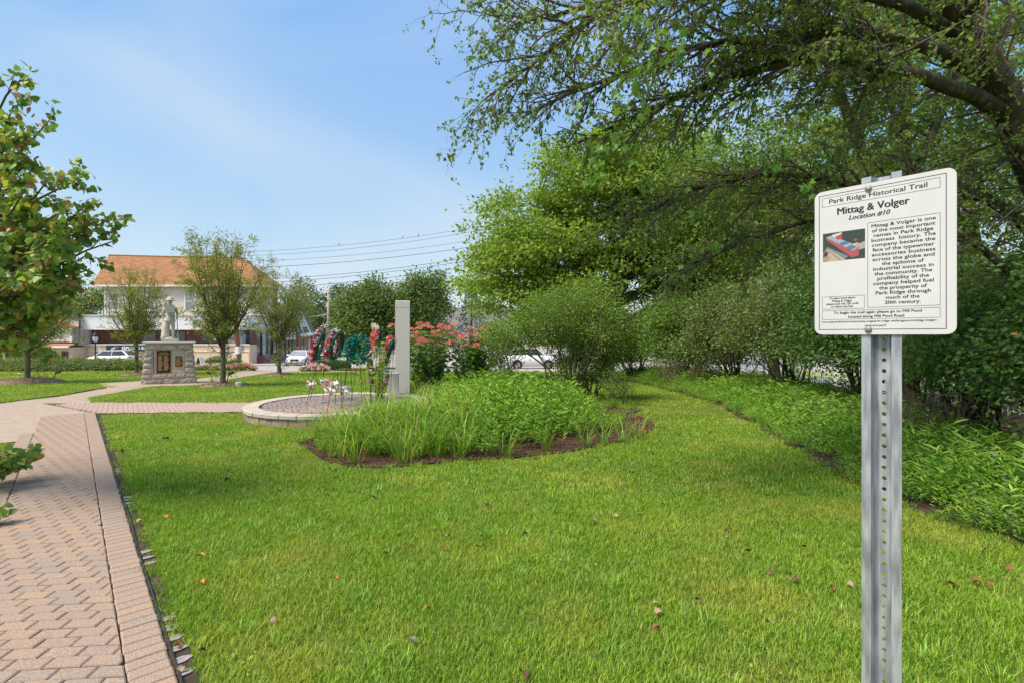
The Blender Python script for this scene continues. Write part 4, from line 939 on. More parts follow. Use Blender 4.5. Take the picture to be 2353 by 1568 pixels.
# nearer hanging sprays with larger leaves
tw = []
for px, py, Y in ((1490, 20, 3.6), (1450, 90, 3.7), (1470, 180, 3.8), (1430, 260, 4.0), (1400, 380, 4.1), (1560, 60, 3.5), (1530, 200, 3.9), (1640, 40, 3.5), (1700, 200, 4.2), (1840, 380, 4.4), (1560, 480, 5.0), (1660, 540, 5.2)):
    for _ in range(4):
        q = np.array(vp(px+rng.normal()*35, py+rng.normal()*30, Y, o0)); tw.append((np.array([q, q+np.array((-.05, 0, -.08)), q+np.array((-.1, .02, -.2))]), None))
p, a = twig_leaves(rng, tw, 4, .05, .9)
leaves('near_leaves', p, a, .065*(.7+.6*rng.random(len(p))), T_LOBE, 'lf_right_big', big, rng, .2)
# ---- two trunks rising behind the sign
def rear_tree(label, base, trunks, lv, per, leaf, lm):
    o = thing('slender_tree', label, 'tree', base, group='trees rising behind the hedge')
    tree_from(o, rng, [(resample([vp(*q, base) if len(q) == 3 and q[0] > 50 else q for q in t], 12), np.linspace(r0, r1, 12)) for t, r0, r1 in trunks], lv, per, leaf, T_DIA, lm, 'bark_dark', 'twig', .4, .4, .03)
lv2 = [dict(space=.20, len=(.8, 2.3), ang=58, up=.02, wob=.18, seg=6, r=.022, t0=.38, fall=.35), dict(space=.17, len=(.3, .75), ang=48, up=0, wob=.2, seg=4, r=.008, t0=.1, fall=.3),
       dict(space=.16, len=(.1, .3), ang=48, up=-.02, wob=.2, seg=2, r=.0035, t0=.1, fall=.3)]
b1 = (6.9, 9.6, 0.0)
rear_tree('leaning dark trunk with open crown just left above the trail sign', b1, [([(0, 0, -.1), (0, 0, 1.6), (2012, 420, 9.6), (1965, 290, 9.5), (1920, 200, 9.4), (1880, 120, 9.2), (1850, -20, 9), (1800, -200, 9)], .15, .05), ([(1975, 320, 9.5), (1990, 240, 9.6), (1960, 160, 9.8), (1930, 60, 10)], .06, .02)], lv2, 13, .085, 'lf_right')
b2 = (7.75, 9.9, 0.0)
rear_tree('straight dark trunk with forked top directly behind the trail sign', b2, [([(0, 0, -.1), (0, 0, 1.5), (2084, 430, 9.9), (2080, 260, 9.9), (2078, 120, 9.8), (2070, -60, 9.7), (2060, -240, 9.7)], .14, .05), ([(2088, 430, 9.9), (2130, 330, 9.9), (2190, 200, 9.9), (2240, 60, 10), (2290, -120, 10)], .08, .03), ([(2070, 330, 9.9), (2040, 230, 10.2), (2035, 100, 10.5), (2020, -60, 10.8)], .05, .02)], lv2, 13, .085, 'lf_right')
b3 = (10.6, 9.0, 0.0)
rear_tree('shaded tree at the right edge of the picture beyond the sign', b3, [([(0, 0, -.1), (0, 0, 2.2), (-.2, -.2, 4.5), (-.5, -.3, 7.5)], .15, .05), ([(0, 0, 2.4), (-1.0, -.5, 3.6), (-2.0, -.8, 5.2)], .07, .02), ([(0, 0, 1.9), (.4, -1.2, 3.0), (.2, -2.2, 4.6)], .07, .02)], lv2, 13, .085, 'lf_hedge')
# ---- hedge of large shrubs along the right
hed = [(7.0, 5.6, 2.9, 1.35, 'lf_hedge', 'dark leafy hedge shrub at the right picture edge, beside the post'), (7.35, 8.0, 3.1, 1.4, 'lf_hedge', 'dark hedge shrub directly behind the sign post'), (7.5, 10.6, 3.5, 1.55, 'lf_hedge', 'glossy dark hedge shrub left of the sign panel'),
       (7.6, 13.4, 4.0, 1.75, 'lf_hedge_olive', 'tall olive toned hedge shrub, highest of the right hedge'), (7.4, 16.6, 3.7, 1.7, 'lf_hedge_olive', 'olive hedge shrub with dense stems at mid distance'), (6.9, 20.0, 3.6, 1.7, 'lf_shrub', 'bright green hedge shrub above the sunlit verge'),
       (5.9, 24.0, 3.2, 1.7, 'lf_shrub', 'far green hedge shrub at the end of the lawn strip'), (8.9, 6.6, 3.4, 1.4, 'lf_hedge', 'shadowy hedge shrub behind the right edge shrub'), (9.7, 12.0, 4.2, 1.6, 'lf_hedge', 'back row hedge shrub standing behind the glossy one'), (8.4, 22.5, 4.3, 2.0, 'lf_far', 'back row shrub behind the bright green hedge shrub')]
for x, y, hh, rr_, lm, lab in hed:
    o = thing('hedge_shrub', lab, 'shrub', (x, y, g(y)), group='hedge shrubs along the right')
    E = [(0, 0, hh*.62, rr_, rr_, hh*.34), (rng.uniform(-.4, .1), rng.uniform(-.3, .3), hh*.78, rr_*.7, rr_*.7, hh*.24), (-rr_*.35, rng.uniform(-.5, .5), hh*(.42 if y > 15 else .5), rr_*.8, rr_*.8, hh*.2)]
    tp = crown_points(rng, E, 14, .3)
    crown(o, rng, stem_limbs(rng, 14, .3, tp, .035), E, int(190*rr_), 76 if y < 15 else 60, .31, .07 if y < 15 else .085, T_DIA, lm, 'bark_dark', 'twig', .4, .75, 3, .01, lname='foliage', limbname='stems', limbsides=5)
# bare twiggy bushes at the foot of the hedge
for x, y, lab in ((5.9, 18.8, 'bare pale twiggy bush above the sunlit ground cover'), (6.35, 16.9, 'second bare twiggy bush right of the sunlit ground cover'), (6.15, 7.2, 'brown forked dead bush left of the sign post foot'), (6.4, 5.4, 'reddish bare twigs at the right picture edge')):
    o = thing('bare_bush', lab, 'shrub', (x, y, g(y)), group='bare bushes at the hedge foot')
    E = [(0, 0, .75, .7, .6, .45)]; tp = crown_points(rng, E, 12, .5)
    crown(o, rng, stem_limbs(rng, 12, .12, tp, .022, .05), E, 70, 5, .22, .05, T_DIA, 'lf_hedge_olive', 'twig_red', 'twig_red', .4, .8, 4, .007, lname='foliage', limbname='stems', limbsides=5)
# ---- the maple and the trees behind
def env_tree(name, label, base, th, tr, E, ncl, lpc, cr_, leaf, lm, nl=12, group=None, tmpl=T_DIA, bm='bark', shell=.55, flat=.55, twigs=3, br=.03):
    o = thing(name, label, 'tree', base, group=group)
    crown(o, rng, auto_limbs(rng, (0, 0, th), tr, E, nl), E, ncl, lpc, cr_, leaf, tmpl, lm, bm, 'bark_dark', shell, flat, twigs, br)
    return o
mY = 24.0; mb_ = at(1395, 838, mY)
env_tree('maple_tree', 'broad sunlit yellow green maple rising behind the big shrub', (mb_.x, mY, g(mY)), 3.2, .30,
         [(-1.0, 0, 5.6, 5.4, 3.8, 2.6), (-3.6, 0, 4.6, 3.6, 3.0, 2.2), (-3.9, 0, 6.9, 2.9, 2.8, 2.3), (1.6, 0, 8.0, 4.4, 3.6, 2.8), (-.8, 0, 9.4, 3.4, 3.2, 2.2), (2.0, 0, 10.4, 3.2, 3.0, 1.9), (4.8, .5, 6.4, 3.4, 3, 3.0)], 760, 118, .74, .185, 'lf_maple', 18, tmpl=T_DIA, shell=.6, flat=.36, br=.04)
env_tree('border_tree', 'leafy tree filling the gap behind the olive hedge shrub', (10.2, 19.5, g(19.5)), 3.0, .2, [(-.6, 0, 6.0, 3.8, 3, 2.6), (.8, 0, 8.4, 3.4, 3, 2.4), (-2.4, 0, 7.6, 2.4, 2.2, 2.0)], 520, 62, .5, .15, 'lf_right', 12, bm='bark_dark', shell=.4)
env_tree('border_tree', 'tall leafy tree behind the sign, on the right of the slender trunks', (12.6, 13.5, 0), 3.0, .2, [(-.8, 0, 5.4, 3.2, 2.8, 2.4), (0, 0, 8.0, 3.4, 3, 2.6), (-1.8, .5, 9.6, 2.6, 2.4, 2.0)], 330, 60, .42, .12, 'lf_right', 12, bm='bark_dark', shell=.4)
E1 = lambda rx, rz, z: [(0, 0, z, rx, rx*.8, rz), (-rx*.35, 0, z-rz*.35, rx*.8, rx*.6, rz*.7), (rx*.3, 0, z+rz*.35, rx*.7, rx*.6, rz*.7)]
def far_tree(px, Y, toppx, halfw, lm, lab, nm='street_tree', n=140, leaf=.42):
    x = (px-CX)*Y/FPX; zt = EYE-(toppx-CY)*Y/FPX-g(Y); rx = halfw*Y/FPX; rz = zt*.42
    env_tree(nm, lab, (x, Y, g(Y)), zt*.35, .22, E1(rx, rz, zt-rz), n, 46, rx*.16+.2, leaf, lm, 10, group='trees along the far street', flat=.7)
far_tree(850, 40, 640, 78, 'lf_far', 'rounded street tree behind the wreaths, left of the pillar', n=380, leaf=.22)
far_tree(965, 42, 622, 75, 'lf_far', 'street tree directly behind the tall pillar', n=380, leaf=.22)
far_tree(760, 95, 655, 60, 'lf_far_dark', 'far green tree behind the utility pole')
far_tree(690, 100, 640, 55, 'lf_far_dark', 'far green tree above the street storefronts')
far_tree(175, 80, 640, 75, 'lf_far', 'far tree left behind the chiropractic building')
far_tree(60, 85, 630, 80, 'lf_far', 'far tree at the left edge behind the redbud')
far_tree(1110, 75, 690, 60, 'lf_far_dark', 'far tree right of the grey roofed house')
far_tree(1330, 60, 640, 120, 'lf_far_dark', 'far dark tree seen through the big shrub')
far_tree(1600, 55, 600, 130, 'lf_far', 'far tree behind the right hedge')
# spruce
sx = at(1083, 770, 48); o = thing('spruce_tree', 'dark spruce peeking out left below the maple', 'tree', (sx.x, 48, g(48)))
link('trunk', tubes_mesh('trunk', [(np.array([(0, 0, 0), (0, 0, 4), (0, 0, 8.2)]), np.array([.2, .12, .02]))], [6]), 'bark_dark', o)
P_, A_ = [], []
for k in range(2600):
    z = 1+7.2*rng.random()**1.2; rmax = (8.4-z)*.3; a_ = rng.random()*6.28; r_ = rmax*rng.random()**.5; P_.append((r_*math.cos(a_), r_*math.sin(a_), z-.25*r_)); A_.append((math.cos(a_), math.sin(a_), -.35))
leaves('crown', np.array(P_), np.array(A_)+rng.normal(size=(len(P_), 3))*.3, .32, T_LONG, 'lf_spruce', o, rng, .6)
# ---- four young park trees with mulch rings
def park_tree(label, base_px, top_py, halfw, seed, trunk_h=1.7, dens=1.0, side=0.0):
    rg = np.random.default_rng(seed); b = G(*base_px); H = EYE-(top_py-CY)*b.y/FPX-b.z; W = halfw*b.y/FPX*1.12
    o = thing('park_tree', label, 'tree', (b.x, b.y, b.z), group='young trees in mulch rings')
    n = 8; tz = np.linspace(-.05, trunk_h, n); tr = np.stack([np.sin(tz*1.3)*.02, np.cos(tz)*.02, tz], 1); rr = np.linspace(.105, .088, n); rr[0] = .15
    L_ = [(tr, rr)]
    for k in range(13):
        a = 6.28*k/13+rg.random()*.5; w_ = W*(.10+.80*rg.random()**.6); hh = (H-trunk_h)*(1.0-.40*(w_/W)**1.6)*(.80+.2*rg.random())
        t = np.linspace(0, 1, 9)[:, None]; s = tr[-1]-np.array((0, 0, .35*rg.random()))
        q = s+np.array((math.cos(a)*w_+side*W, math.sin(a)*w_, 0))*t**.75+np.array((0, 0, hh))*t**1.05+rg.normal(size=(9, 3))*.025*t
        L_.append((q, np.linspace(.042, .006, 9)))
    lv = [dict(space=.21, len=(.6, 1.5), ang=52, up=.035, wob=.12, seg=5, r=.012, t0=.08, fall=.6), dict(space=.15/dens, len=(.2, .55), ang=45, up=.0, wob=.16, seg=3, r=.005, t0=.1, fall=.3)]
    lv_ = grow(rg, L_, lv)
    link('trunk', tubes_mesh('trunk', lv_[0], [10]+[5]*(len(lv_[0])-1)), 'bark', o)
    link('branches', tubes_mesh('branches', lv_[1]+lv_[2], [4]*len(lv_[1])+[3]*len(lv_[2])), 'bark_dark', o)
    p, a = twig_leaves(rg, lv_[2], 15, .07, .15); leaves('crown', p, a, .12*(.6+.75*rg.random(len(p))), T_LONG, 'lf_park', o, rg, .6)
    return b
def mound(label, b, r, hgt=.16):
    n = 26; m = MB(); rr = [r*(1+.09*math.sin(3*t)+.06*math.sin(7*t+1)) for t in [6.283*i/n for i in range(n)]]
    m.lathe([(1, -.05), (.93, .25*hgt), (.7, .7*hgt), (.4, .95*hgt), (.08, 1.05*hgt)], n); m.v = [(x*rr[i % n], y*rr[i % n], z) for i, (x, y, z) in enumerate(m.v)]
    o = thing('mulch_mound', label, 'mulch', (b.x, b.y, b.z), group='mulch rings under the young trees'); m.build('heap', 'mulch_light', o, smooth=True)
    N = 1500; a = rng.random(N)*6.28; q = np.sqrt(rng.random(N)); z = np.interp(q, [0, .4, .7, .93, 1.05], [1.05*hgt, .95*hgt, .7*hgt, .25*hgt, 0])
    ch = leaves('chips', np.stack([q*r*np.cos(a), q*r*np.sin(a), z+.01], 1), rng.normal(size=(N, 3))*np.array((1, 1, .3)), .05+.06*rng.random(N), T_LONG, 'chip_light', o, rng, 2); ch['kind'] = 'stuff'
tA = park_tree('young park tree at the far left, half hidden by the redbud', (62, 880), 615, 105, 21, 1.55)
tB = park_tree('young park tree just left of the soldier monument', (313, 861), 588, 88, 22, 2.0)
tC = park_tree('tallest young park tree just right of the soldier monument', (511, 886), 490, 118, 23, 1.75, 1.0)
tD = park_tree('young park tree in front of the white parked sedan', (640, 862), 588, 82, 24, 2.1)
for b, r, hg, l in ((tA, 1.25, .24, 'wide mulch mound around the far left young tree'), (tB, .95, .16, 'mulch mound beside the left foot of the monument'), (tC, .95, .13, 'mulch mound of the tallest young tree'), (tD, .90, .14, 'mulch mound nearest the street, before the white sedan')): mound(l, b, r, hg)
# ---- redbud reaching in from the left
ro = (-6.6, 5.5, 0.0)
red = thing('redbud_tree', 'heart leaved tree with browning leaves reaching in from the left edge', 'tree', ro)
limbs = []
def redl(pts, r0, r1, n=10): limbs.append((resample(pts, n)+rng.normal(size=(n, 3))*.02, np.linspace(r0, r1, n)))
redl([(0, 0, -.1), (.05, 0, 1.2), (.15, 0, 2.4), (.25, -.05, 3.4), (.35, -.1, 4.2)], .11, .012)
for a_, z_ in ((2.2, 1.6), (2.9, 2.2), (3.6, 1.9), (4.3, 2.6), (1.5, 2.4), (4.0, 1.4)): redl([(.1, 0, z_), (.1+math.cos(a_)*.8, math.sin(a_)*.8, z_+.55), (.1+math.cos(a_)*1.6, math.sin(a_)*1.6, z_+.7)], .03, .006)
W_ = lambda l: [vp(*q, ro) for q in l]
for (s, tip) in (((.1, 0, 2.9), (55, 190, 5.0)), ((.1, 0, 2.5), (105, 280, 5.1)), ((.1, 0, 2.3), (180, 412, 5.0)), ((.1, 0, 2.0), (205, 470, 5.1)), ((.1, 0, 1.8), (220, 505, 5.0)), ((.1, 0, 1.7), (258, 556, 5.1)), ((.05, 0, 1.55), (205, 620, 5.0)), ((.05, 0, 1.45), (165, 665, 5.0)), ((.05, 0, 1.6), (120, 690, 4.9)), ((.05, 0, 1.6), (40, 715, 4.7)),
                 ((.1, 0, 1.9), (60, 450, 4.6)), ((.05, 0, 1.4), (20, 762, 4.9)), ((.05, 0, 1.4), (85, 742, 5.1)), ((.05, 0, 1.4), (55, 720, 5.3)), ((.05, 0, 1.5), (190, 590, 5.3)), ((.1, 0, 1.9), (170, 520, 5.3)), ((.1, 0, 2.2), (30, 250, 5.0)), ((.1, 0, 2.0), (70, 370, 5.2)), ((.1, 0, 1.8), (20, 420, 4.9)), ((.1, 0, 1.6), (50, 520, 5.2)), ((.1, 0, 1.5), (30, 590, 5.0)), ((.1, 0, 1.4), (90, 640, 5.2)), ((.1, 0, 1.6), (20, 680, 5.0)), ((.1, 0, 1.7), (150, 480, 4.8)), ((.1, 0, 1.5), (150, 560, 4.7)), ((.1, 0, 1.6), (120, 650, 4.6)), ((.1, 0, 2.1), (110, 420, 4.7)), ((.1, 0, 1.7), (90, 560, 4.5)), ((.1, 0, 1.5), (40, 650, 4.5)), ((.1, 0, 2.4), (20, 330, 4.8)), ((.1, 0, 1.6), (130, 600, 5.4)), ((.1, 0, 2.0), (110, 500, 5.5))):
    e = vp(*tip, ro); mid = tuple((s[k]*.45+e[k]*.55)+(.12 if k == 2 else 0) for k in range(3)); redl([s, mid, e], .032, .006)
lvr = [dict(space=.17, len=(.25, .6), ang=42, up=.01, wob=.14, seg=4, r=.008, t0=.25, fall=.5), dict(space=.13, len=(.12, .3), ang=45, up=-.02, wob=.15, seg=3, r=.004, t0=.1, fall=.3)]
tree_from(red, rng, limbs, lvr, 12, .058, T_HEART, 'lf_redbud', 'bark', 'twig_red', .75, .35, .03, leaf_levels=2)
# ---- low leafy plant spilling over the walk at the left edge
for i, (bx, by, hh, lab) in enumerate(((-6.22, 5.9, .60, 'low leafy plant with reddish tips spilling over the walk at the left edge'), (-5.02, 4.6, .26, 'small green sprig at the left edge beside the near bricks'))):
    o = thing('border_plant', lab, 'plant', (bx, by, 0)); lim = []
    for k in range(16 if i == 0 else 6):
        a = rng.uniform(-1.4, 1.9); ln = hh*(.6+.6*rng.random()); t = np.linspace(0, 1, 5)[:, None]
        lim.append((np.array((0, 0, 0))+np.array((math.cos(a)*ln*.8, math.sin(a)*ln*.7, 0))*t+np.array((0, 0, ln*1.0))*t*(1.35-t*.75), np.linspace(.007, .003, 5)))
    link('stems', tubes_mesh('stems', lim, [4]*len(lim)), 'twig_red', o); p, a = twig_leaves(rng, lim, 20, .05, .4, .25)
    leaves('foliage', p, a, .075*(.6+.7*rng.random(len(p))), T_HEART, 'lf_redbud', o, rng, .8, np.where(rng.random(len(p)) < .9, rng.random(len(p))*.7, .9))
# ================================================================ monument
pm('stone_rock', (.36, .30, .245), (.50, .43, .36), 5, .9, .12, 14, spec=.15, objrand=.10, c3=(.43, .37, .31)); pm('stone_smooth', (.50, .46, .40), (.57, .53, .46), 5, .85, .02, 60, spec=.15, objrand=.05)
pm('statue_stone', (.44, .40, .34), (.56, .51, .44), 6, .85, .04, 30, spec=.15); pm('statue_grey', (.42, .41, .39), (.52, .50, .48), 8, .85, .03, 40, spec=.15)
pm('bronze_dark', (.018, .012, .008), (.035, .022, .014), 20, .45, .01, metallic=.3); pm('bronze', (.32, .14, .055), (.42, .20, .09), 20, .42, 0, metallic=.5); pm('bronze_text', (.40, .22, .11), (.55, .34, .19), 30, .5, 0, metallic=.3)
mo = G(391, 879); mon = thing('soldier_monument', 'rough stone monument base with two bronze plaques under the soldier statue', 'monument', (mo.x, mo.y, mo.z), R(31)); mon.scale = (.83, .83, 1.0)
HW0, HW1, D0, HT = 1.20, 1.0, .75, 1.72
def hw(z): return HW0+(HW1-HW0)*z/HT
def rock(x0, x1, z0, z1, y, bulge=.06, nx_=7, nz_=4, mat='stone_rock', slope=True, name='stone_block'):
    c = Vector(((x0+x1)/2, y, (z0+z1)/2)); m = MB(); gap = .006; V2 = []
    for j in range(nz_+1):
        for i in range(nx_+1):
            u, v = i/nx_, j/nz_; z = z0+gap+(z1-z0-2*gap)*v
            xl, xr = (x0, x1)
            if slope: xl = x0 if abs(x0) < hw(z0)-.02 else math.copysign(hw(z), x0); xr = x1 if abs(x1) < hw(z0)-.02 else math.copysign(hw(z), x1)
            x = xl+gap+(xr-xl-2*gap)*u; e = min(1, 4*min(u, 1-u)+.0)*min(1, 3.2*min(v, 1-v))
            V2.append((x-c.x, -(bulge*e*(.4+.9*rnd.random()))-.004, z-c.z))
    m.add(V2, [(j*(nx_+1)+i, j*(nx_+1)+i+1, (j+1)*(nx_+1)+i+1, (j+1)*(nx_+1)+i) for j in range(nz_) for i in range(nx_)])
    k = nx_+1; bd = list(range(k))+[j*k+nx_ for j in range(1, nz_+1)]+[nz_*k+i for i in range(nx_-1, -1, -1)]+[j*k for j in range(nz_-1, 0, -1)]
    n0 = len(m.v); m.v += [(m.v[i][0], .12, m.v[i][2]) for i in bd]; nb_ = len(bd); m.f += [(bd[(i+1) % nb_], bd[i], n0+i, n0+(i+1) % nb_) for i in range(nb_)]
    o = m.build(name, mat, mon); o.location = c; return o
yf = -D0
m = MB(); vs = [(-HW0+.03, -D0+.09, 0), (HW0-.03, -D0+.09, 0), (HW0-.03, D0, 0), (-HW0+.03, D0, 0)]+[(-HW1+.03, -D0+.09, HT), (HW1-.03, -D0+.09, HT), (HW1-.03, D0-.1, HT), (-HW1+.03, D0-.1, HT)]
m.add(vs, [(3, 2, 1, 0), (4, 5, 6, 7), (0, 1, 5, 4), (1, 2, 6, 5), (2, 3, 7, 6), (3, 0, 4, 7)]); m.build('core', 'stone_smooth', mon)
for a, b in ((-1.2, -.5), (-.5, -.27), (-.27, .45), (.45, 1.2)): rock(a, b, 0, .26, yf)
for a, b in ((-1.17, -.72), (-.72, -.05), (-.05, .28), (.28, .72), (.72, 1.17)): rock(a, b, .26, .46, yf)
zz = .46
for k in range(4):
    z2 = zz+.25; rock(-hw(zz), -.66, zz, z2, yf, .06, 4, 4); rock(.66, hw(zz), zz, z2, yf, .06, 4, 4); zz = z2
for a, b in ((-hw(zz), -.3), (-.3, .35), (.35, hw(zz))): rock(a, b, zz, HT, yf)
for s_ in (1,):                                   # the right flank, turned towards the camera side
    z = 0
    for k, hh in enumerate((.26, .2, .25, .25, .25, .25, .26)):
        for (ya, yb) in ((-D0+.1, -.1), (-.1, D0)) if k % 2 else ((-D0+.1, .2), (.2, D0)):
            o = rock(ya, yb, z, z+hh, 0, .05, 4, 3, slope=False); o.rotation_euler = (0, 0, R(90)); o.location = (hw(z+hh/2)-.05, (ya+yb)/2, z+hh/2)
        z += hh
for k in range(6):                                 # smooth ashlar panel
    z = .46+1.0/6*k
    cuts = [-.655, -.1, .655] if k % 2 else [-.655, .3, .655]
    for a, b in zip(cuts, cuts[1:]):
        m = MB(); m.bev((0, 0, 0), (b-a-.008, 1.0/6-.008, .08), .004); o = m.build('ashlar', 'stone_smooth', mon); o.location = ((a+b)/2, yf+.085, z+1.0/12); o.rotation_euler = (R(90), 0, 0)
m = MB(); m.bev((0, -.02, HT+.04), (2.26, 1.62, .075), .015); m.build('cap_slab', 'granite_rough', mon)
def plaque(label, x, z, w_, h_, rows, cols):
    y = yf+.035; m = MB(); m.box((x, y, z), (w_, .02, h_)); pq = m.build('plaque', 'bronze_dark', mon); pq['label'] = label; f = MB(); t = .025
    for bx_ in (((x, z-h_/2+t/2), (w_, t)), ((x, z+h_/2-t/2), (w_, t)), ((x-w_/2+t/2, z), (t, h_-2*t)), ((x+w_/2-t/2, z), (t, h_-2*t))): f.box((bx_[0][0], y-.012, bx_[0][1]), (bx_[1][0], .03, bx_[1][1]))
    f.build('frame', 'bronze', pq); l = MB()
    for k in range(3): l.box((x, y-.013, z+h_*(.40-.045*k)), (w_*(.55+.12*k), .006, h_*.02))
    for c in range(cols):
        for r_ in range(rows):
            ww = w_*(.72/cols)*(.65+.35*rnd.random()); x0 = x-w_*.39+c*w_*(.80/cols); l.box((x0+ww/2, y-.013, z+h_*(.25-.66*r_/rows)), (ww, .006, h_*.66/rows*.62))
    lo_ = l.build('lettering', 'bronze_text', pq); lo_['kind'] = 'stuff'
plaque('large dark bronze plaque with two columns of raised names', -.235, .965, .62, .96, 24, 2)
plaque('small dark bronze plaque with copper rim', .405, .965, .31, .46, 12, 1)
# ---- soldier statue seen from behind, with pack, helmet, rifle and stump
st = thing('soldier_statue', 'pale stone soldier seen from behind with helmet, square pack and rifle', 'statue', Vector((mo.x, mo.y, mo.z+HT+.078)), R(31)); st.scale = (.80, .80, .93)
m = MB(); m.bev((0, 0, .065), (.78, .70, .13), .012); m.lathe([(.33, .13), (.31, .17), (.22, .22)], 14, (-.05, .02, 0), 1.0, .8); m.build('plinth', 'statue_stone', st)
def loft(m, secs, n=14):
    vs = []; fs = []
    for (cx_, cy_, z, rx, ry) in secs: vs += [(cx_+rx*math.cos(2*math.pi*i/n), cy_+ry*math.sin(2*math.pi*i/n), z) for i in range(n)]
    for j in range(len(secs)-1): fs += [(j*n+i, j*n+(i+1) % n, (j+1)*n+(i+1) % n, (j+1)*n+i) for i in range(n)]
    fs += [tuple(range(n))[::-1], tuple(range((len(secs)-1)*n, len(secs)*n))]; m.add(vs, fs)
m = MB()
loft(m, [(.13, -.05, .16, .085, .15), (.13, -.03, .24, .062, .075), (.13, -.02, .36, .07, .08), (.135, -.02, .52, .09, .095), (.13, -.02, .64, .078, .085), (.13, -.02, .72, .098, .105), (.10, -.01, .92, .115, .125), (.08, 0, 1.06, .13, .14)])
loft(m, [(-.11, .05, .16, .08, .14), (-.11, .05, .26, .062, .075), (-.11, .04, .52, .09, .095), (-.11, .03, .66, .08, .088), (-.10, .02, .92, .115, .125), (-.08, 0, 1.06, .13, .14)])
loft(m, [(0, 0, .92, .25, .20), (0, 0, 1.0, .245, .195), (0, 0, 1.12, .215, .17), (0, 0, 1.22, .195, .15), (0, 0, 1.36, .225, .155), (0, 0, 1.52, .255, .15), (0, 0, 1.62, .225, .125), (0, 0, 1.68, .12, .09), (0, 0, 1.76, .068, .07), (0, .02, 1.80, .085, .095), (0, .03, 1.90, .095, .115), (0, .03, 1.98, .08, .1)])
m.tube([(.235, 0, 1.56), (.30, .02, 1.42), (.325, .03, 1.27), (.31, .10, 1.14), (.29, .17, 1.05)], [.075, .072, .062, .055, .045], 10); m.tube([(-.235, 0, 1.56), (-.30, .03, 1.42), (-.315, .06, 1.26), (-.22, .17, 1.16), (-.12, .22, 1.14)], [.075, .072, .062, .055, .045], 10)
m.build('figure', 'statue_stone', st, smooth=True)
m = MB(); m.lathe([(.255, 1.925), (.25, 1.945), (.155, 1.965), (.15, 2.02), (.115, 2.075), (.05, 2.10)], 18, (0, .03, 0), 1.0, 1.08); m.build('helmet', 'statue_stone', st, smooth=True)
m = MB(); m.box((-.005, -.225, 1.50), (.44, .15, .33)); m.build('pack', 'statue_grey', st); m = MB(); m.box((-.005, -.22, 1.685), (.40, .14, .035)); m.box((.08, -.15, 1.26), (.3, .12, .10)); m.build('bedroll', 'statue_stone', st)
m = MB(); m.tube([(.34, .12, .13), (.335, .12, .34)], [.055, .04], 8); m.tube([(.335, .12, .34), (.30, .14, 1.35)], [.026, .018], 8); m.build('rifle', 'statue_stone', st, smooth=True)
m = MB(); m.lathe([(.26, .13), (.22, .3), (.19, .6), (.17, .84), (.12, .88)], 11, (-.2, .05, 0)); m.build('stump', 'statue_stone', st, smooth=True)
# ================================================================ street buildings
pm('siding', (.62, .55, .48), (.68, .61, .54), 1, .75, 0); pm('siding_tan', (.55, .47, .41), (.60, .52, .46), 1, .75, 0); pm('trim_white', (.76, .75, .74), (.82, .81, .80), 3, .6); pm('fascia_white', (.70, .70, .71), (.77, .77, .78), 1, .6)
pm('brown_panel', (.11, .045, .032), (.16, .07, .05), 3, .7); pm('stucco', (.62, .475, .33), (.70, .55, .40), 4, .9, .02, 50); pm('glass_dark', (.035, .04, .045), (.09, .10, .11), .7, .08, 0, spec=.6); pm('glass_grey', (.16, .18, .20), (.34, .36, .38), .8, .1, 0, spec=.6)
pm('shop_brick', (.30, .085, .055), (.42, .15, .10), 6, .9, .03, 40); pm('sign_navy', (.018, .03, .055), (.03, .045, .08), 3, .5); pm('sign_blue', (.02, .05, .16), (.03, .07, .2), 3, .5); pm('letter_white', (.8, .8, .82), rough=.6); pm('mauve_wall', (.42, .34, .34), (.5, .42, .42), 3, .8)
pm('grey_shingle', (.10, .10, .105), (.22, .22, .23), 14, .9, .05, 40, stretch=(1, 1, 5)); pm('metal_brown', (.09, .06, .045), (.15, .11, .08), 6, .5); pm('poster_blue', (.25, .5, .62), (.32, .58, .68), 3, .6)
# shingle roof: courses of tabs in orange brown
m_, n_n, b_n, o_n = nmat('roof_orange'); MATS['roof_orange'] = m_
tcn = n_n.nodes.new('ShaderNodeTexCoord'); bt = n_n.nodes.new('ShaderNodeTexBrick'); mpp = n_n.nodes.new('ShaderNodeMapping')
bt.inputs['Scale'].default_value = 1.0; bt.inputs['Brick Width'].default_value = .55; bt.inputs['Row Height'].default_value = .19; bt.inputs['Mortar Size'].default_value = .012
bt.inputs['Color1'].default_value = (.43, .205, .092, 1); bt.inputs['Color2'].default_value = (.30, .14, .066, 1); bt.inputs['Mortar'].default_value = (.16, .07, .04, 1); bt.inputs['Bias'].default_value = .1
sx_n = n_n.nodes.new('ShaderNodeSeparateXYZ'); cxn = n_n.nodes.new('ShaderNodeCombineXYZ')
n_n.links.new(tcn.outputs['Object'], sx_n.inputs[0]); n_n.links.new(sx_n.outputs['X'], cxn.inputs['X']); n_n.links.new(sx_n.outputs['Z'], cxn.inputs['Y']); n_n.links.new(cxn.outputs[0], bt.inputs['Vector']); n_n.links.new(bt.outputs['Color'], b_n.inputs['Base Color']); b_n.inputs['Roughness'].default_value = .9
def wp(m, name, mat, parent, smooth=False):
    o = m.build(name, mat, parent, smooth)
    if parent.parent is None and parent.type == 'EMPTY': o.location = -parent.location
    return o
def xz(px, py, Y): v = at(px, py, Y); return v.x, v.z
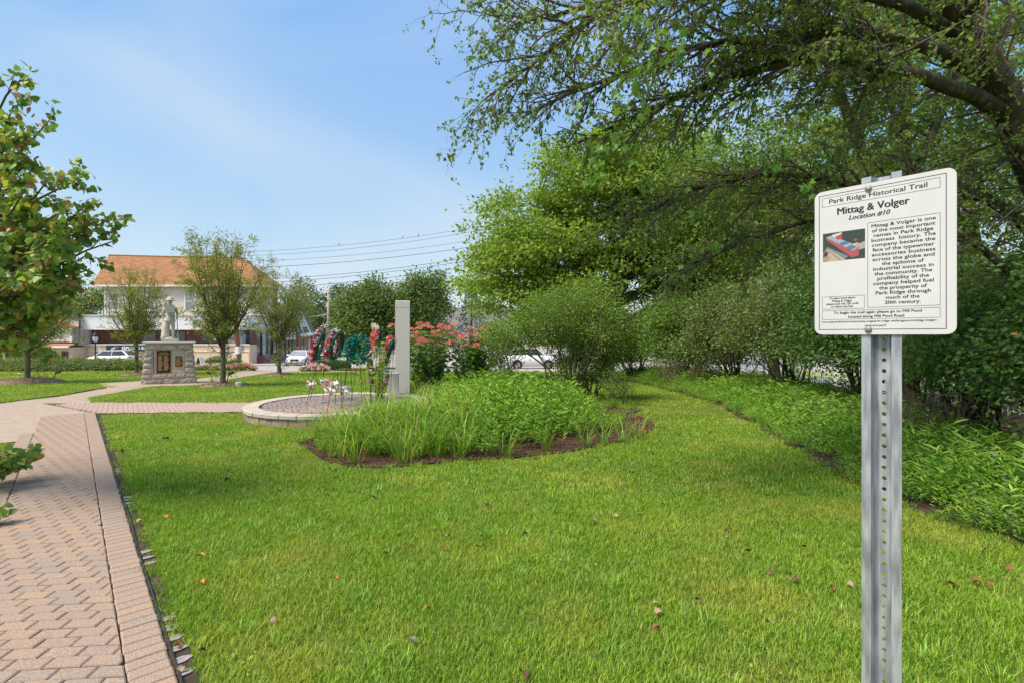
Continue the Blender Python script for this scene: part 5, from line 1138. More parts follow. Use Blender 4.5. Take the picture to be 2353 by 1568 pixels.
def siding(parent, x0, x1, z0, z1, y, mat='siding', step=.14, lean=0.0):
    m = MB(); k = int((z1-z0)/step); st_ = (z1-z0)/k
    for i in range(k):
        za, zb = z0+st_*i, z0+st_*(i+1); m.quad((x0, y-.022+lean*(za-z0), za), (x1, y-.022+lean*(za-z0), za), (x1, y+lean*(zb-z0), zb), (x0, y+lean*(zb-z0), zb)); m.quad((x0, y+lean*(za-z0), za), (x1, y+lean*(za-z0), za), (x1, y-.022+lean*(za-z0), za), (x0, y-.022+lean*(za-z0), za))
    o = wp(m, 'siding', mat, parent); o['kind'] = 'stuff'; return o
def window(parent, xc, zc, w_, h_, y, mullion=True, mat='glass_grey', fm='trim_white', sill=True):
    m = MB(); t = .09; m.box((xc, y-.03, zc+h_/2-t/2), (w_, .1, t)); m.box((xc, y-.03, zc-h_/2+t/2), (w_, .1, t)); m.box((xc-w_/2+t/2, y-.03, zc), (t, .1, h_-2*t)); m.box((xc+w_/2-t/2, y-.03, zc), (t, .1, h_-2*t))
    if mullion: m.box((xc, y-.025, zc), (w_-2*t, .07, .06))
    o = wp(m, 'window', fm, parent); g_ = MB(); g_.quad((xc-w_/2+.05, y+.005-.03, zc-h_/2+.05), (xc+w_/2-.05, y+.005-.03, zc-h_/2+.05), (xc+w_/2-.05, y+.005-.03, zc+h_/2-.05), (xc-w_/2+.05, y+.005-.03, zc+h_/2-.05)); g_.build('pane', mat, o)
    return o
YB = 50.0; gb_ = g(YB)
eb = thing('espresso_building', 'two storey corner building with orange shingle roof and white fascia band', 'building', (-34.5, YB, gb_))
XL, XR = -42.65, -26.3
m = MB(); m.box(((XL+XR)/2, YB+.9, (gb_+.95)/2-.1), (XR-XL, 1.4, .95-gb_+.2)); wp(m, 'lower_wall', 'stucco', eb)
m = MB(); m.box(((XL+XR)/2, YB+.16, .97), (XR-XL+.06, .16, .10)); m.box(((XL+XR)/2, YB+.17, .32), (XR-XL+.02, .1, .05)); wp(m, 'wall_ledge', 'trim_white', eb)
m = MB(); m.box(((XL+XR)/2, YB+1.3, 1.7), (XR-XL-.2, 1.0, 1.46)); wp(m, 'brown_panel', 'brown_panel', eb)
m = MB(); m.box(((XL+XR)/2, YB+.7, 3.135), (XR-XL+.1, 1.8, 1.41)); wp(m, 'fascia_band', 'fascia_white', eb)
m = MB(); m.box(((XL+XR)/2, YB+.8, 3.87), (XR-XL+.2, 2.2, .06)); wp(m, 'fascia_trim', 'trim_white', eb)
UX0, UX1, UY = XL+.9, XR+.4, YB+1.3
m = MB(); m.box(((UX0+UX1)/2, UY+2.05, 5.4), (UX1-UX0-.02, 4, 3.0)); wp(m, 'upper_wall', 'siding', eb); siding(eb, UX0, UX1, 3.9, 6.9, UY)
for x in (UX0+.1, UX1-.1): m = MB(); m.box((x, UY-.03, 5.4), (.2, .1, 3.0)); wp(m, 'corner_board', 'trim_white', eb)
for px, wv in ((262, 26), (348, 18), (438, 26), (520, 24), (585, 22)):
    x = (px-CX)*UY/FPX; window(eb, x, 5.35, wv*UY/FPX, 1.9, UY-.03)
e0, e1, ez, rz_ = UX0-.9, UX1+.9, 6.9, 10.35; yr0, yr1, ym = UY-.5, UY+4.5, UY+1.6; RX0, RX1 = (250-CX)*(UY+1.6)/FPX, (562-CX)*(UY+1.6)/FPX
m = MB(); r0, r1 = (RX0, ym, rz_), (RX1, ym, rz_-.35); A_, B_, C_, D_ = (e0, yr0, ez), (e1, yr0, ez), (e1, yr1, ez), (e0, yr1, ez)
m.add([A_, B_, C_, D_, r0, r1], [(0, 1, 5, 4), (1, 2, 5), (2, 3, 4, 5), (3, 0, 4)]); rf = wp(m, 'roof', 'roof_orange', eb)
m = MB(); m.box(((e0+e1)/2, yr0-.05, ez-.02), (e1-e0+.1, .14, .16)); m.box((e1+.05, UY+2, ez-.02), (.14, 5, .16)); m.build('gutter', 'trim_white', rf)
m = MB(); m.tube([r0, r1], .07, 6); m.build('ridge_cap', 'roof_orange', rf)
for px in (488, 500): x = (px-CX)*YB/FPX; m = MB(); m.box((x, YB+.75, 1.5), (.7, .14, .3)); wp(m, 'wall_vent', 'trim_white', eb)
for px, w_ in ((330, 34), (395, 40), (470, 40), (555, 28)): window(eb, (px-CX)*YB/FPX, 1.72, w_*YB/FPX, 1.2, YB+.78, False, 'glass_dark', 'metal_brown')
m = MB(); x = XR-1.15; m.tube([(x, YB+.02, 2.4), (x, YB+.02, .3), (x-.35, YB-.05, -.1), (x-.35, YB-.05, gb_+.13)], .075, 8); wp(m, 'downspout', 'trim_white', eb)
m = MB(); m.bev((XR-.55, YB+.1, (gb_+.1)/2), (1.3, .5, .1-gb_), .02); wp(m, 'corner_pier', 'stucco', eb)
m = MB(); m.box(((262-CX)*YB/FPX, YB+.18, gb_+.62), (4.0, .1, 1.24)); wp(m, 'garage_opening', 'glass_dark', eb)
m = MB(); m.box((XL+.15, YB+.05, 1.6), (.3, .3, 1.7)); wp(m, 'corner_post', 'mauve_wall', eb)
# espresso sign
sx0, sx1 = (243-CX)*YB/FPX, (346-CX)*YB/FPX
es2 = thing('shop_sign', 'dark navy sign board reading ESPRESSO BAR on the cream wall', 'sign', ((sx0+sx1)/2, YB+.1, .30))
m = MB(); m.box((0, -.03, .31), (sx1-sx0, .06, .62)); bd = m.build('board', 'sign_navy', es2)
o = link('lettering', text_me('ESPRESSO BAR', 2.75, .29, .03), 'letter_white', bd); o.location = (.72, -.064, .20); o.rotation_euler = (R(90), 0, 0)
o = link('logo', text_me('ef', .42, .34, .01, .4), 'letter_white', bd); o.location = (-1.5, -.064, .18); o.rotation_euler = (R(90), 0, 0)
m = MB(); m.tube([(-1.75, -.064, .16), (-1.35, -.064, .28), (-.98, -.064, .44)], .014, 5); m.build('logo_swash', 'letter_white', bd)
# left building with sloped siding and the blue sign
YL = 48.6; cbx = (100-CX)*YL/FPX
cb2 = thing('chiropractic_building', 'low cream shop building with sloped siding upper floor at the far left', 'building', (cbx, YL, g(YL)))
x0, x1 = (-140-CX)*YL/FPX, XL-.02; Zf = lambda py: EYE-(py-CY)*YL/FPX
m = MB(); m.box(((x0+x1)/2, YL+5, (g(YL)+Zf(797))/2), (x1-x0, 10, Zf(797)-g(YL))); wp(m, 'lower_wall', 'stucco', cb2)
m = MB(); m.add([(x0, YL-.35, Zf(795)), (x1, YL-.35, Zf(795)), (x1, YL+.5, Zf(786)), (x0, YL+.5, Zf(786))], [(0, 1, 2, 3)]); wp(m, 'shingle_skirt', 'roof_orange', cb2)
m = MB(); m.box(((x0+x1)/2, YL-.42, Zf(796)), (x1-x0, .16, .15)); wp(m, 'gutter', 'trim_white', cb2)
siding(cb2, x0, x1, Zf(786), Zf(729), YL+.5, 'siding_tan', .15, .12)
m = MB(); m.box(((x0+x1)/2, YL+5, Zf(760)), (x1-x0-.04, 8, Zf(729)-Zf(790))); wp(m, 'upper_wall', 'siding_tan', cb2)
m = MB(); m.box(((x0+x1)/2, YL+.80, Zf(729)+.06), (x1-x0+.1, .5, .14)); m.box(((x0+x1)/2, YL+5, Zf(729)+.16), (x1-x0, 8.5, .08)); wp(m, 'eave', 'brown_panel', cb2)
m = MB(); xa, xb, xm = (103-CX)*YL/FPX, (160-CX)*YL/FPX, (128-CX)*YL/FPX
m.box(((xa+xb)/2, YL+.65, Zf(768)), (xb-xa, .9, Zf(752)-Zf(786)-.02)); dm = wp(m, 'dormer', 'siding_tan', cb2)
m = MB(); zt = Zf(752); m.add([(xa-.3, YL+.1, zt), (xb+.3, YL+.1, zt), (xb+.3, YL+1.3, zt), (xa-.3, YL+1.3, zt), (xm, YL+.1, zt+.75), (xm, YL+1.3, zt+.75)], [(0, 1, 4), (0, 4, 5, 3), (1, 2, 5, 4), (2, 3, 5)]); m.build('dormer_roof', 'roof_orange', dm)
m = MB()
for x in (xa, xb): m.box((x, YL+.17, Zf(769)), (.16, .12, 1.40))
m.build('dormer_trim', 'trim_white', dm)
for px, w_, h_ in ((45, 60, .95), (106, 42, .95), (150, 14, 1.0)): window(cb2, (px-CX)*YL/FPX, g(YL)+.78, w_*YL/FPX, 1.2, YL-.05, False, 'glass_dark', 'brown_panel')
s0, s1_ = (3-CX)*YL/FPX, (92-CX)*YL/FPX; cs = thing('clinic_sign', 'blue sign board with white CHIROPRACTIC letters', 'sign', ((s0+s1_)/2, YL-.02, Zf(808)))
m = MB(); m.box((0, -.05, .25), (s1_-s0, .08, .52)); bd = m.build('board', 'sign_blue', cs); o = link('lettering', text_me('CHIROPRACTIC', 3.0, .27, .03), 'letter_white', bd); o.location = (.15, -.094, .10); o.rotation_euler = (R(90), 0, 0)
# ---- row of storefronts along the side street, receding
FA = Vector((-26.3, 50.05, 0)); fdir = Vector((-3.9, 32, 0)).normalized(); fang = math.atan2(fdir.y, fdir.x)
def shop(name, label, s0, zb=-1.2): return thing(name, label, 'building', FA+fdir*s0+Vector((0, 0, zb)), fang)
# local frame: +x away along the street, -y faces the street
s1 = shop('glass_storefront', 'glazed storefront with brick base on the side of the espresso building', 0)
Ls = 11.5; F0 = .5
m = MB(); m.box((Ls/2+.3, F0+1.0, 2.35), (Ls-.7, 1.4, 4.6)); m.build('shell', 'mauve_wall', s1)
m = MB(); m.box((Ls/2, F0-.1+.4, 4.33), (Ls+.02, 1.2, 1.42)); m.build('fascia_band', 'fascia_white', s1)
m = MB(); m.box((Ls/2, F0, .45), (Ls, .5, .9)); bb = m.build('brick_base', 'shop_brick', s1)
xs_ = [0.1, 1.6, 3.3, 5.0, 6.7, 8.4, 10.1, 11.4]
for i, (a, b) in enumerate(zip(xs_, xs_[1:])):
    m = MB(); m.box(((a+b)/2, F0+.15, 2.25), (b-a-.12, .06, 2.7)); m.build('window_pane', 'glass_dark' if i % 3 else 'glass_grey', s1); m = MB(); m.box((b, F0+.1, 2.25), (.12, .2, 2.7)); m.build('mullion', 'metal_brown', s1)
m = MB(); m.box((.85, F0+.09, 2.7), (1.1, .04, 1.0)); m.build('poster', 'poster_blue', s1); m = MB(); m.box((1.0, F0+.02, 1.25), (1.4, .3, .8)); m.build('white_panel', 'trim_white', s1)
s2_ = shop('white_storefront', 'pale storefront with dark framed doors and a small blue sign', 11.55)
L2 = 6; m = MB(); m.box((L2/2, F0+3.3, 2.9), (L2, 6, 5.8)); m.build('wall', 'mauve_wall', s2_); m = MB(); m.box((L2/2, F0+.2, 3.0), (L2-.3, .16, .9)); m.build('transom_panel', 'trim_white', s2_)
for i in range(4): m = MB(); m.box((.8+1.45*i, F0+.22, 1.35), (1.15, .14, 2.4)); m.build('door_pane' if i == 1 else 'window_pane', 'glass_dark', s2_); m = MB(); m.box((.1+1.45*i, F0+.2, 1.8), (.14, .3, 3.4)); m.build('mullion', 'metal_brown', s2_)
m = MB(); m.box((2.4, F0-.3, 4.5), (1.2, .9, .8)); m.build('blue_sign', 'sign_blue', s2_)
s3 = shop('grey_mansard_shop', 'shop with grey shingle mansard, brick piers and a white framed sign', 17.6)
L3 = 8.5; m = MB(); m.box((L3/2, F0+3.2, 1.7), (L3, 6, 3.4)); m.build('wall', 'trim_white', s3)
m = MB(); m.add([(0, F0-.1, 3.5), (L3, F0-.1, 3.5), (L3, F0+1.2, 6.6), (0, F0+1.2, 6.6), (0, F0+6, 6.6), (L3, F0+6, 6.6), (0, F0+6, 3.5), (L3, F0+6, 3.5)], [(0, 1, 2, 3), (3, 2, 5, 4), (0, 3, 4, 6), (1, 7, 5, 2)]); ms = m.build('mansard_roof', 'grey_shingle', s3)
m = MB(); m.box((L3/2, F0-.2, 3.3), (L3+.2, .4, .4)); m.build('cornice', 'trim_white', s3)
m = MB()
for x in (0.1, 2.2, 5.6): m.tube([(x, F0-.16, 3.5), (x, F0+1.16, 6.6)], .12, 4)
m.build('batten', 'trim_white', ms)
for k in range(4): m = MB(); m.box((2.75+.75*k, F0+.42, 5.0), (.32, .06, 1.5), rx=R(-23)); m.build('sign_letter', 'letter_white', ms)
for x in (.6, L3-.6): m = MB(); m.box((x, F0+.1, 1.6), (1.0, .4, 3.2)); m.build('brick_pier', 'shop_brick', s3)
for x in (2.3, 4.3, 6.2): m = MB(); m.box((x, F0+.15, 1.6), (1.6, .12, 2.6)); m.build('window_pane', 'glass_dark', s3)
s4 = thing('orange_brick_house', 'low orange brick building at the far end of the street', 'building', (-33, 92, -1.2)); pm('orange_brick', (.46, .20, .11), (.56, .28, .17), 5, .9)
m = MB(); m.box((0, 0, 1.7), (12, 8, 3.4)); m.build('wall', 'orange_brick', s4); m = MB(); m.box((0, 0, 3.6), (12.6, 8.6, .35)); m.build('roof', 'grey_shingle', s4)
for x in (-4, -1, 2.2, 4.8): m = MB(); m.box((x, -4.02, 1.6), (1.3, .08, 1.8)); m.build('window', 'trim_white', s4)
hY = 66; hx = (1060-CX)*hY/FPX; ho = thing('white_house', 'white house with grey roof seen between the pillar shrub and the maple', 'building', (hx, hY, -1.2)); pm('house_white', (.70, .70, .70), (.78, .78, .78), 2, .8)
m = MB(); m.box((2, 4, 2.0), (14, 8, 4.0)); m.build('wall', 'house_white', ho); m = MB(); m.add([(-5.4, -.4, 4), (9.4, -.4, 4), (9.4, 8.4, 4), (-5.4, 8.4, 4), (-5.4, 4, 7), (9.4, 4, 7)], [(0, 1, 5, 4), (2, 3, 4, 5), (1, 2, 5), (3, 0, 4)]); m.build('roof', 'grey_shingle', ho)
for x in (-3.4, -1, 1.4, 3.8, 6.2): m = MB(); m.box((x, -.02, 2.2), (1.0, .08, 1.5)); wi = m.build('window', 'trim_white', ho); m = MB(); m.box((x, -.065, 2.2), (.8, .02, 1.3)); m.build('pane', 'glass_grey', wi)
# ================================================================ vehicles
pm('car_white', (.74, .74, .75), (.78, .78, .79), 1, .25, 0, spec=.6); pm('car_silver', (.34, .35, .37), (.40, .41, .43), 1, .28, 0, metallic=.5, spec=.6); pm('tyre', (.02, .02, .02), (.03, .03, .03), 8, .8); pm('rim', (.40, .40, .42), rough=.35, metallic=.7); pm('lamp_clear', (.72, .70, .64), rough=.12, spec=.7); pm('lamp_red', (.45, .02, .02), rough=.2, spec=.6); pm('black_trim', (.015, .015, .016), rough=.5); pm('plate', (.62, .60, .30), (.7, .66, .42), 5, .5)
def car(name, label, loc, heading, paint, kind='sedan', cat='car'):
    o = thing(name, label, cat, loc, heading, 'cars on the far street'); sd_ = kind == 'sedan'; top = 1.44 if sd_ else 1.62
    if sd_: S = [(2.42, .55, .40, .56), (2.34, .74, .26, .66), (2.1, .86, .20, .76), (1.4, .91, .19, .90), (.9, .92, .19, .97), (0, .92, .19, 1.0), (-1.2, .92, .19, 1.03), (-1.9, .91, .2, 1.07), (-2.25, .84, .3, 1.03), (-2.42, .68, .46, .86)]; Gh = [(1.05, .98, .80), (.2, top, .60), (-.75, top-.01, .60), (-1.85, 1.05, .76)]
    else: S = [(2.12, .55, .42, .62), (2.05, .74, .28, .76), (1.85, .86, .22, .88), (1.3, .90, .21, 1.02), (.9, .91, .21, 1.08), (0, .91, .21, 1.10), (-1.2, .91, .21, 1.12), (-1.75, .89, .24, 1.13), (-2.05, .82, .34, 1.1), (-2.14, .70, .48, .9)]; Gh = [(1.1, 1.05, .80), (.45, top-.02, .60), (-1.35, top, .60), (-1.95, 1.1, .74)]
    m = MB(); n = 12; vs = []
    for x, w_, zl, zt in S:
        prof_ = [(.8*w_, zl), (w_, zl+.1), (w_, zl+(zt-zl)*.55), (.97*w_, zt-.05), (.86*w_, zt), (.4*w_, zt+.025)]
        vs += [(x, y, z) for y, z in prof_]+[(x, -y, z) for y, z in prof_[::-1]]
    fs = [tuple(range(n))[::-1], tuple(range((len(S)-1)*n, len(S)*n))]
    for j in range(len(S)-1): fs += [(j*n+i, j*n+(i+1) % n, (j+1)*n+(i+1) % n, (j+1)*n+i) for i in range(n)]
    m.add(vs, fs); body_ = m.build('body', paint, o, smooth=True)
    m = MB(); (xa, za, wa), (xb, zb, wb), (xc_, zc_, wc_), (xd, zd, wd) = Gh
    P_ = [(xa, wa, za-.03), (xb, wb, zb), (xc_, wc_, zc_), (xd, wd, zd-.03)]; vs = [(x, w_, z) for x, w_, z in P_]+[(x, -w_, z) for x, w_, z in P_]
    m.add(vs, [(0, 1, 5, 4), (1, 2, 6, 5), (2, 3, 7, 6), (0, 3, 2, 1), (4, 5, 6, 7)]); m.build('windows', 'glass_grey' if kind == 'sedan' else 'glass_dark', o)
    m = MB(); m.add([(xb+.05, wb+.015, zb-.02), (xc_-.05, wc_+.015, zc_-.02), (xc_-.05, -wc_-.015, zc_-.02), (xb+.05, -wb-.015, zb-.02), (xb-.1, wb-.08, zb+.035), (xc_+.1, wc_-.08, zc_+.035), (xc_+.1, -wc_+.08, zc_+.035), (xb-.1, -wb+.08, zb+.035)], [(4, 5, 6, 7), (0, 1, 5, 4), (1, 2, 6, 5), (2, 3, 7, 6), (3, 0, 4, 7)]); m.build('roof', paint, o)
    m = MB()
    for s_ in (-1, 1):
        m.tube([(xa, s_*wa, za-.03), (xb, s_*wb, zb)], .04, 5); m.tube([(xd, s_*wd, zd-.03), (xc_, s_*wc_, zc_)], .07, 5); xm_ = (xb+xc_)/2; m.tube([(xm_, s_*(wa+.01), 1.0), (xm_, s_*(wb+.01), zb)], .035, 5)
    m.build('pillars', paint, o)
    for x in (S[0][0]-.85, S[-1][0]+.95):
        for s_ in (-1, 1):
            m = MB(); m.lathe([(.2, -.11), (.315, -.11), (.33, -.08), (.33, .08), (.315, .11), (.2, .11)], 18); ty = m.build('wheel', 'tyre', o); ty.rotation_euler = (R(90), 0, 0); ty.location = (x, s_*.83, .33)
            m = MB(); m.lathe([(.05, .112), (.21, .112), (.215, .10)], 12); m.lathe([(.05, -.112), (.21, -.112), (.215, -.10)], 12); m.build('rim', 'rim', ty)
            m = MB(); m.lathe([(.39, -.015), (.40, .0), (.39, .015)], 18); ar = m.build('wheel_arch', 'black_trim', o); ar.rotation_euler = (R(90), 0, 0); ar.location = (x, s_*.905, .36)
    xf = S[0][0]; xr = S[-1][0]
    for s_ in (-1, 1):
        m = MB(); m.box((xf-.14, s_*.64, .68 if sd_ else .80), (.22, .34, .10), rz=-s_*.35); m.build('headlight', 'lamp_clear', o); m = MB(); m.box((xr+.07, s_*.66, .92 if sd_ else .98), (.12, .28, .16), rz=s_*.3); m.build('tail_light', 'lamp_red', o)
        m = MB(); m.bev((.75, s_*1.0, 1.06), (.14, .22, .14), .03); m.build('mirror', paint, o); m = MB(); m.box((xf-.10, s_*.62, .36), (.12, .22, .09)); m.build('fog_light', 'black_trim', o)
    m = MB(); m.box((xf-.02, 0, .62), (.06, .76, .20), rx=0); m.box((xf-.03, 0, .36), (.06, .9, .10)); m.build('grille', 'black_trim', o)
    m = MB(); m.box((xf+.02, 0, .45), (.03, .34, .14)); m.build('licence_plate', 'plate', o); m = MB(); m.box((xr-.01, 0, .80), (.03, .34, .14)); m.build('licence_plate', 'plate', o)
    m = MB(); m.tube([(xf+.015, .10*math.cos(t), .66+.06*math.sin(t)) for t in [6.283*i/12 for i in range(13)]], .012, 5, cap=False); m.build('badge', 'rim', o)
    return o
def rp(px, Y): return Vector(((px-CX)*Y/FPX, Y, g(Y)+.006))
car('parked_sedan', 'white sedan facing the camera at the kerb of the side street', rp(690, 50.6), math.atan2(-.985, .17), 'car_white')
car('parked_hatchback', 'white hatchback parked before the cream wall, behind the low junipers', rp(258, 46.9), math.pi+R(3), 'car_white', 'suv').scale = (1, 1, .90)
car('parked_suv', 'silver car parked behind the white sedan', rp(747, 62), math.atan2(-.985, .17), 'car_silver', 'suv')
car('distant_car', 'light car farthest up the side street', rp(772, 74), math.atan2(-.985, .17), 'car_white')
car('crossing_car', 'white car half hidden behind the stems of the big shrub', rp(1222, 41), 0.0, 'car_white', 'suv')
# ================================================================ street furniture
pm('pole_wood', (.34, .25, .17), (.46, .36, .26), 4, .9, .05, 30, stretch=(6, 6, .4)); pm('pole_red', (.24, .085, .045), (.34, .14, .08), 4, .85, .05, 30, stretch=(6, 6, .4)); pm('cable', (.03, .03, .035), rough=.6); pm('lamp_glass', (.62, .64, .66), (.7, .72, .74), 3, .3); pm('iron', (.02, .025, .025), rough=.5)
pm('wood_light', (.50, .30, .13), (.60, .40, .2), 8, .7, stretch=(1, 6, 6)); pm('wood_grey', (.34, .28, .25), (.44, .37, .33), 8, .8)
def pole(label, p0, p1, r0, r1, mat, bands=False, arm=False):
    o = thing('utility_pole', label, 'pole', p0); m = MB(); d = Vector(p1)-Vector(p0); m.tube([(0, 0, -.2), tuple(d)], [r0, r1], 12); m.build('shaft', mat, o, smooth=True)
    if bands: m = MB(); m.tube([d*.12, d*.19], r0*1.05, 12); m.build('marker_band', 'trim_white', o); m = MB(); m.tube([(.2, -.1, 0), (.2, -.1, 2.6)], .05, 8); m.build('cable_guard', 'galv', o)
    if arm: m = MB(); m.tube([d*.62, d*.62+Vector((-3, -1.2, -.5))], .06, 6); m.build('lamp_arm', 'galv', o)
    return o
p0 = rp(551, 47.0); pole('leaning reddish wooden pole in front of the espresso building', p0, at(530, 600, 46.5), .20, .15, 'pole_red', True)
p0 = rp(752, 76); pole('pale wooden utility pole rising above the street trees', p0, at(755, 664, 76), .24, .18, 'pole_wood', False, True)
p0 = rp(1559, 34); pole('wooden pole glimpsed through the leaves above the hedge', p0, at(1559, 585, 34), .17, .13, 'pole_wood')
lp = rp(219, 42); lo_ = thing('street_lamp', 'black street lamp with acorn globe near the white hatchback', 'lamp', lp)
m = MB(); m.tube([(0, 0, 0), (0, 0, .4)], [.11, .07], 10); m.tube([(0, 0, .4), (0, 0, 2.15)], [.05, .045], 10); m.tube([(-.35, 0, 1.75), (.35, 0, 1.75)], .015, 6); m.build('post', 'iron', lo_)
m = MB(); m.lathe([(.10, 2.15), (.17, 2.3), (.18, 2.5), (.17, 2.62)], 14); m.build('globe', 'lamp_glass', lo_, smooth=True); m = MB(); m.lathe([(.21, 2.62), (.20, 2.66), (.14, 2.82), (.05, 2.9), (.03, 3.0)], 14); m.build('lamp_cap', 'iron', lo_, smooth=True)
m = MB(); m.quad((.1, 0, 1.95), (.36, .05, 1.75), (.42, .05, 1.2), (.30, 0, 1.35)); m.build('flag', 'ribbon', lo_)
def wire(label, a, b, Y0, Y1, sag, r=.03):
    A_, B_ = at(*a, Y0), at(*b, Y1); o = thing('power_line', label, 'wire', A_, group='overhead power lines'); m = MB(); d = B_-A_
    m.tube([d*t+Vector((0, 0, -sag*4*t*(1-t))) for t in np.linspace(0, 1, 13)], r, 4); m.build('cable', 'cable', o); return o
ws = [('topmost overhead wire running from the left tree to the maple', (430, 582), (1180, 506), .9), ('second overhead wire just below the topmost one', (430, 590), (1180, 514), 1.0), ('third overhead wire, faint, below the top pair', (430, 602), (1180, 536), .9),
      ('middle overhead wire, thicker, above the street trees', (430, 618), (1180, 552), .8), ('overhead wire of the lower pair, upper one', (430, 646), (1180, 574), .9), ('overhead wire of the lower pair, lower one', (430, 654), (1180, 580), .9), ('lowest overhead wire touching the street tree tops', (430, 672), (1180, 596), .7)]
for i, (l, a, b, s_) in enumerate(ws): wire(l, a, b, 58, 58, s_, .016 if i < 3 else .024)
def ins_pos(px):
    A_, B_ = at(430, 582, 58), at(1180, 506, 58); t = (px-430)/750; return A_+(B_-A_)*t+Vector((0, 0, -.9*4*t*(1-t)-.1))
for px, py in ((779, 548), (925, 529), (961, 526)):
    o = thing('wire_insulator', 'small clamp hanging on the top wires near %s' % {779: 'the young trees', 925: 'the pillar', 961: 'the maple'}[px], 'insulator', ins_pos(px), group='clamps on the overhead wires'); m = MB(); m.tube([(0, 0, 0), (0, 0, .2), (.03, 0, .42)], [.02, .035, .02], 6); m.build('clamp', 'cable', o)
# benches and boards on the far pavement
def bench(label, s_, back):
    o = thing('bench', label, 'bench', FA+fdir*s_+Vector((math.sin(fang)*.9, -math.cos(fang)*.9, g(55)+.14)), fang, 'benches outside the storefront')
    for k in range(3): m = MB(); m.box((0, -.15+.16*k, .45), (1.3, .12, .04)); m.build('seat_slat', 'wood_grey', o)
    for k in range(3): m = MB(); m.box((0, .28, .6+.17*k), (1.3, .04, .12)); m.build('back_slat', 'wood_grey', o)
    for x in (-.6, .6): m = MB(); m.box((x, -.15, .3), (.07, .07, .6)); m.build('leg', 'wood_grey', o); m = MB(); m.box((x, .28, .5), (.07, .07, 1.0)); m.build('leg', 'wood_grey', o); m = MB(); m.box((x, .05, .64), (.08, .5, .04)); m.build('armrest', 'wood_grey', o)
bench('wooden bench by the brick base, left of the young tree trunk', 3.4, 1); bench('second wooden bench beyond the young tree trunk', 8.2, 1)
for i, s_ in enumerate((11.4, 14.6)):
    o = thing('wooden_pallet', ['light wood crate frame leaning near the white sedan', 'smaller light wood frame leaning behind the white sedan'][i], 'pallet', FA+fdir*s_+Vector((math.sin(fang)*.7, -math.cos(fang)*.7, g(60)+.14)), fang)
    for k in range(5): m = MB(); m.box((0, .06*k, .15+.32*k), (1.1, .03, .2), rx=R(-14)); m.build('slat', 'wood_light', o)
    for x in (-.5, .5): m = MB(); m.box((x, .15, .8), (.08, .05, 1.65), rx=R(-14)); m.build('rail', 'wood_light', o)
sb = thing('sandwich_board', 'black framed white sidewalk board right of the monument', 'sign board', rp(461, 44)); 
for s_ in (-1, 1): m = MB(); m.box((s_*.17, 0, .42), (.05, .6, .86), ry=-s_*.25); bd = m.build('board_panel', 'iron' if s_ < 0 else 'trim_white', sb)
# planting on the street edge
def bed(name, label, cat, c, rx, ry, h, n, leaf, lm, fl=(), tm=T_DIA, group=None, rz=0.0):
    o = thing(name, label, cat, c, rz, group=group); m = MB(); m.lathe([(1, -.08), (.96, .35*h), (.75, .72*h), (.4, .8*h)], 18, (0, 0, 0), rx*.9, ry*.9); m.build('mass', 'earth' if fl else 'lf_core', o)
    a = rng.random(n)*6.28; q = np.sqrt(rng.random(n)); d = np.stack([q*np.cos(a)*rx, q*np.sin(a)*ry, h*(1-q**3*.8)*(.55+.5*rng.random(n))], 1)
    lo2 = leaves('foliage', d, rng.normal(size=(n, 3))+np.array((0, 0, .5)), leaf*(.6+.8*rng.random(n)), tm, lm, o, rng, .6)
    for nm, mt, k in fl:
        a = rng.random(k)*6.28; q = np.sqrt(rng.random(k)); cc = np.stack([q*np.cos(a)*rx, q*np.sin(a)*ry, h*(1-q**3*.6)*(.9+.35*rng.random(k))], 1); cc = np.repeat(cc, 7, 0)+rng.normal(size=(7*k, 3))*.05
        leaves(nm, cc, rng.normal(size=(7*k, 3))+np.array((0, -.4, .5)), .10, T_DIA, mt, o, rng, .4)
    return o
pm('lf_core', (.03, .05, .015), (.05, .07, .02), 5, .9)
for i, (px, py, w_) in enumerate(((20, 852, 3.2), (105, 852, 3.0), (185, 851, 3.0), (262, 850, 2.6))):
    b = G(px, py); bed('juniper_bed', ['low yellow green juniper patch at the far left edge', 'low juniper patch beside the far left young tree', 'low juniper patch left of the white hatchback', 'low juniper patch in front of the white hatchback'][i], 'shrub', b, w_, 1.1, .85, 2600, .20, 'lf_low', tm=T_LONG, group='juniper patches along the street')
b = G(40, 846); bed('leafy_bush', 'taller loose bush behind the juniper at the left edge', 'shrub', b+Vector((0, 1.5, 0)), 2.2, 1.0, 1.9, 1300, .22, 'lf_low')
bed('flower_bed', 'white and pink flower bed right beside the monument', 'flowers', G(486, 850), 1.5, .5, .42, 500, .12, 'lf_flowershrub', (('white_flowers', 'petal_white', 90), ('pink_flowers', 'petal_pink', 40)), group='flower beds by the street')
bed('flower_bed', 'red and pink flower bed under the cream corner pier', 'flowers', G(553, 850), 1.2, .5, .42, 400, .12, 'lf_flowershrub', (('red_flowers', 'petal_red', 45), ('white_flowers', 'petal_white', 40), ('pink_flowers', 'petal_pink', 50)), group='flower beds by the street')
bed('flower_bed', 'pink and white flower bed left of the clipped hedge', 'flowers', G(722, 852), 1.1, .45, .40, 400, .12, 'lf_flowershrub', (('white_flowers', 'petal_white', 70), ('pink_flowers', 'petal_pink', 50), ('red_flowers', 'petal_red', 25)), group='flower beds by the street')
bed('round_bush', 'rounded dark bush behind the white and pink flowers', 'shrub', G(495, 846), 1.1, .6, .95, 1500, .10, 'lf_hedge'); bed('round_bush', 'rounded dark bush left of the cream corner pier', 'shrub', G(541, 846), .75, .5, .8, 1100, .10, 'lf_hedge')
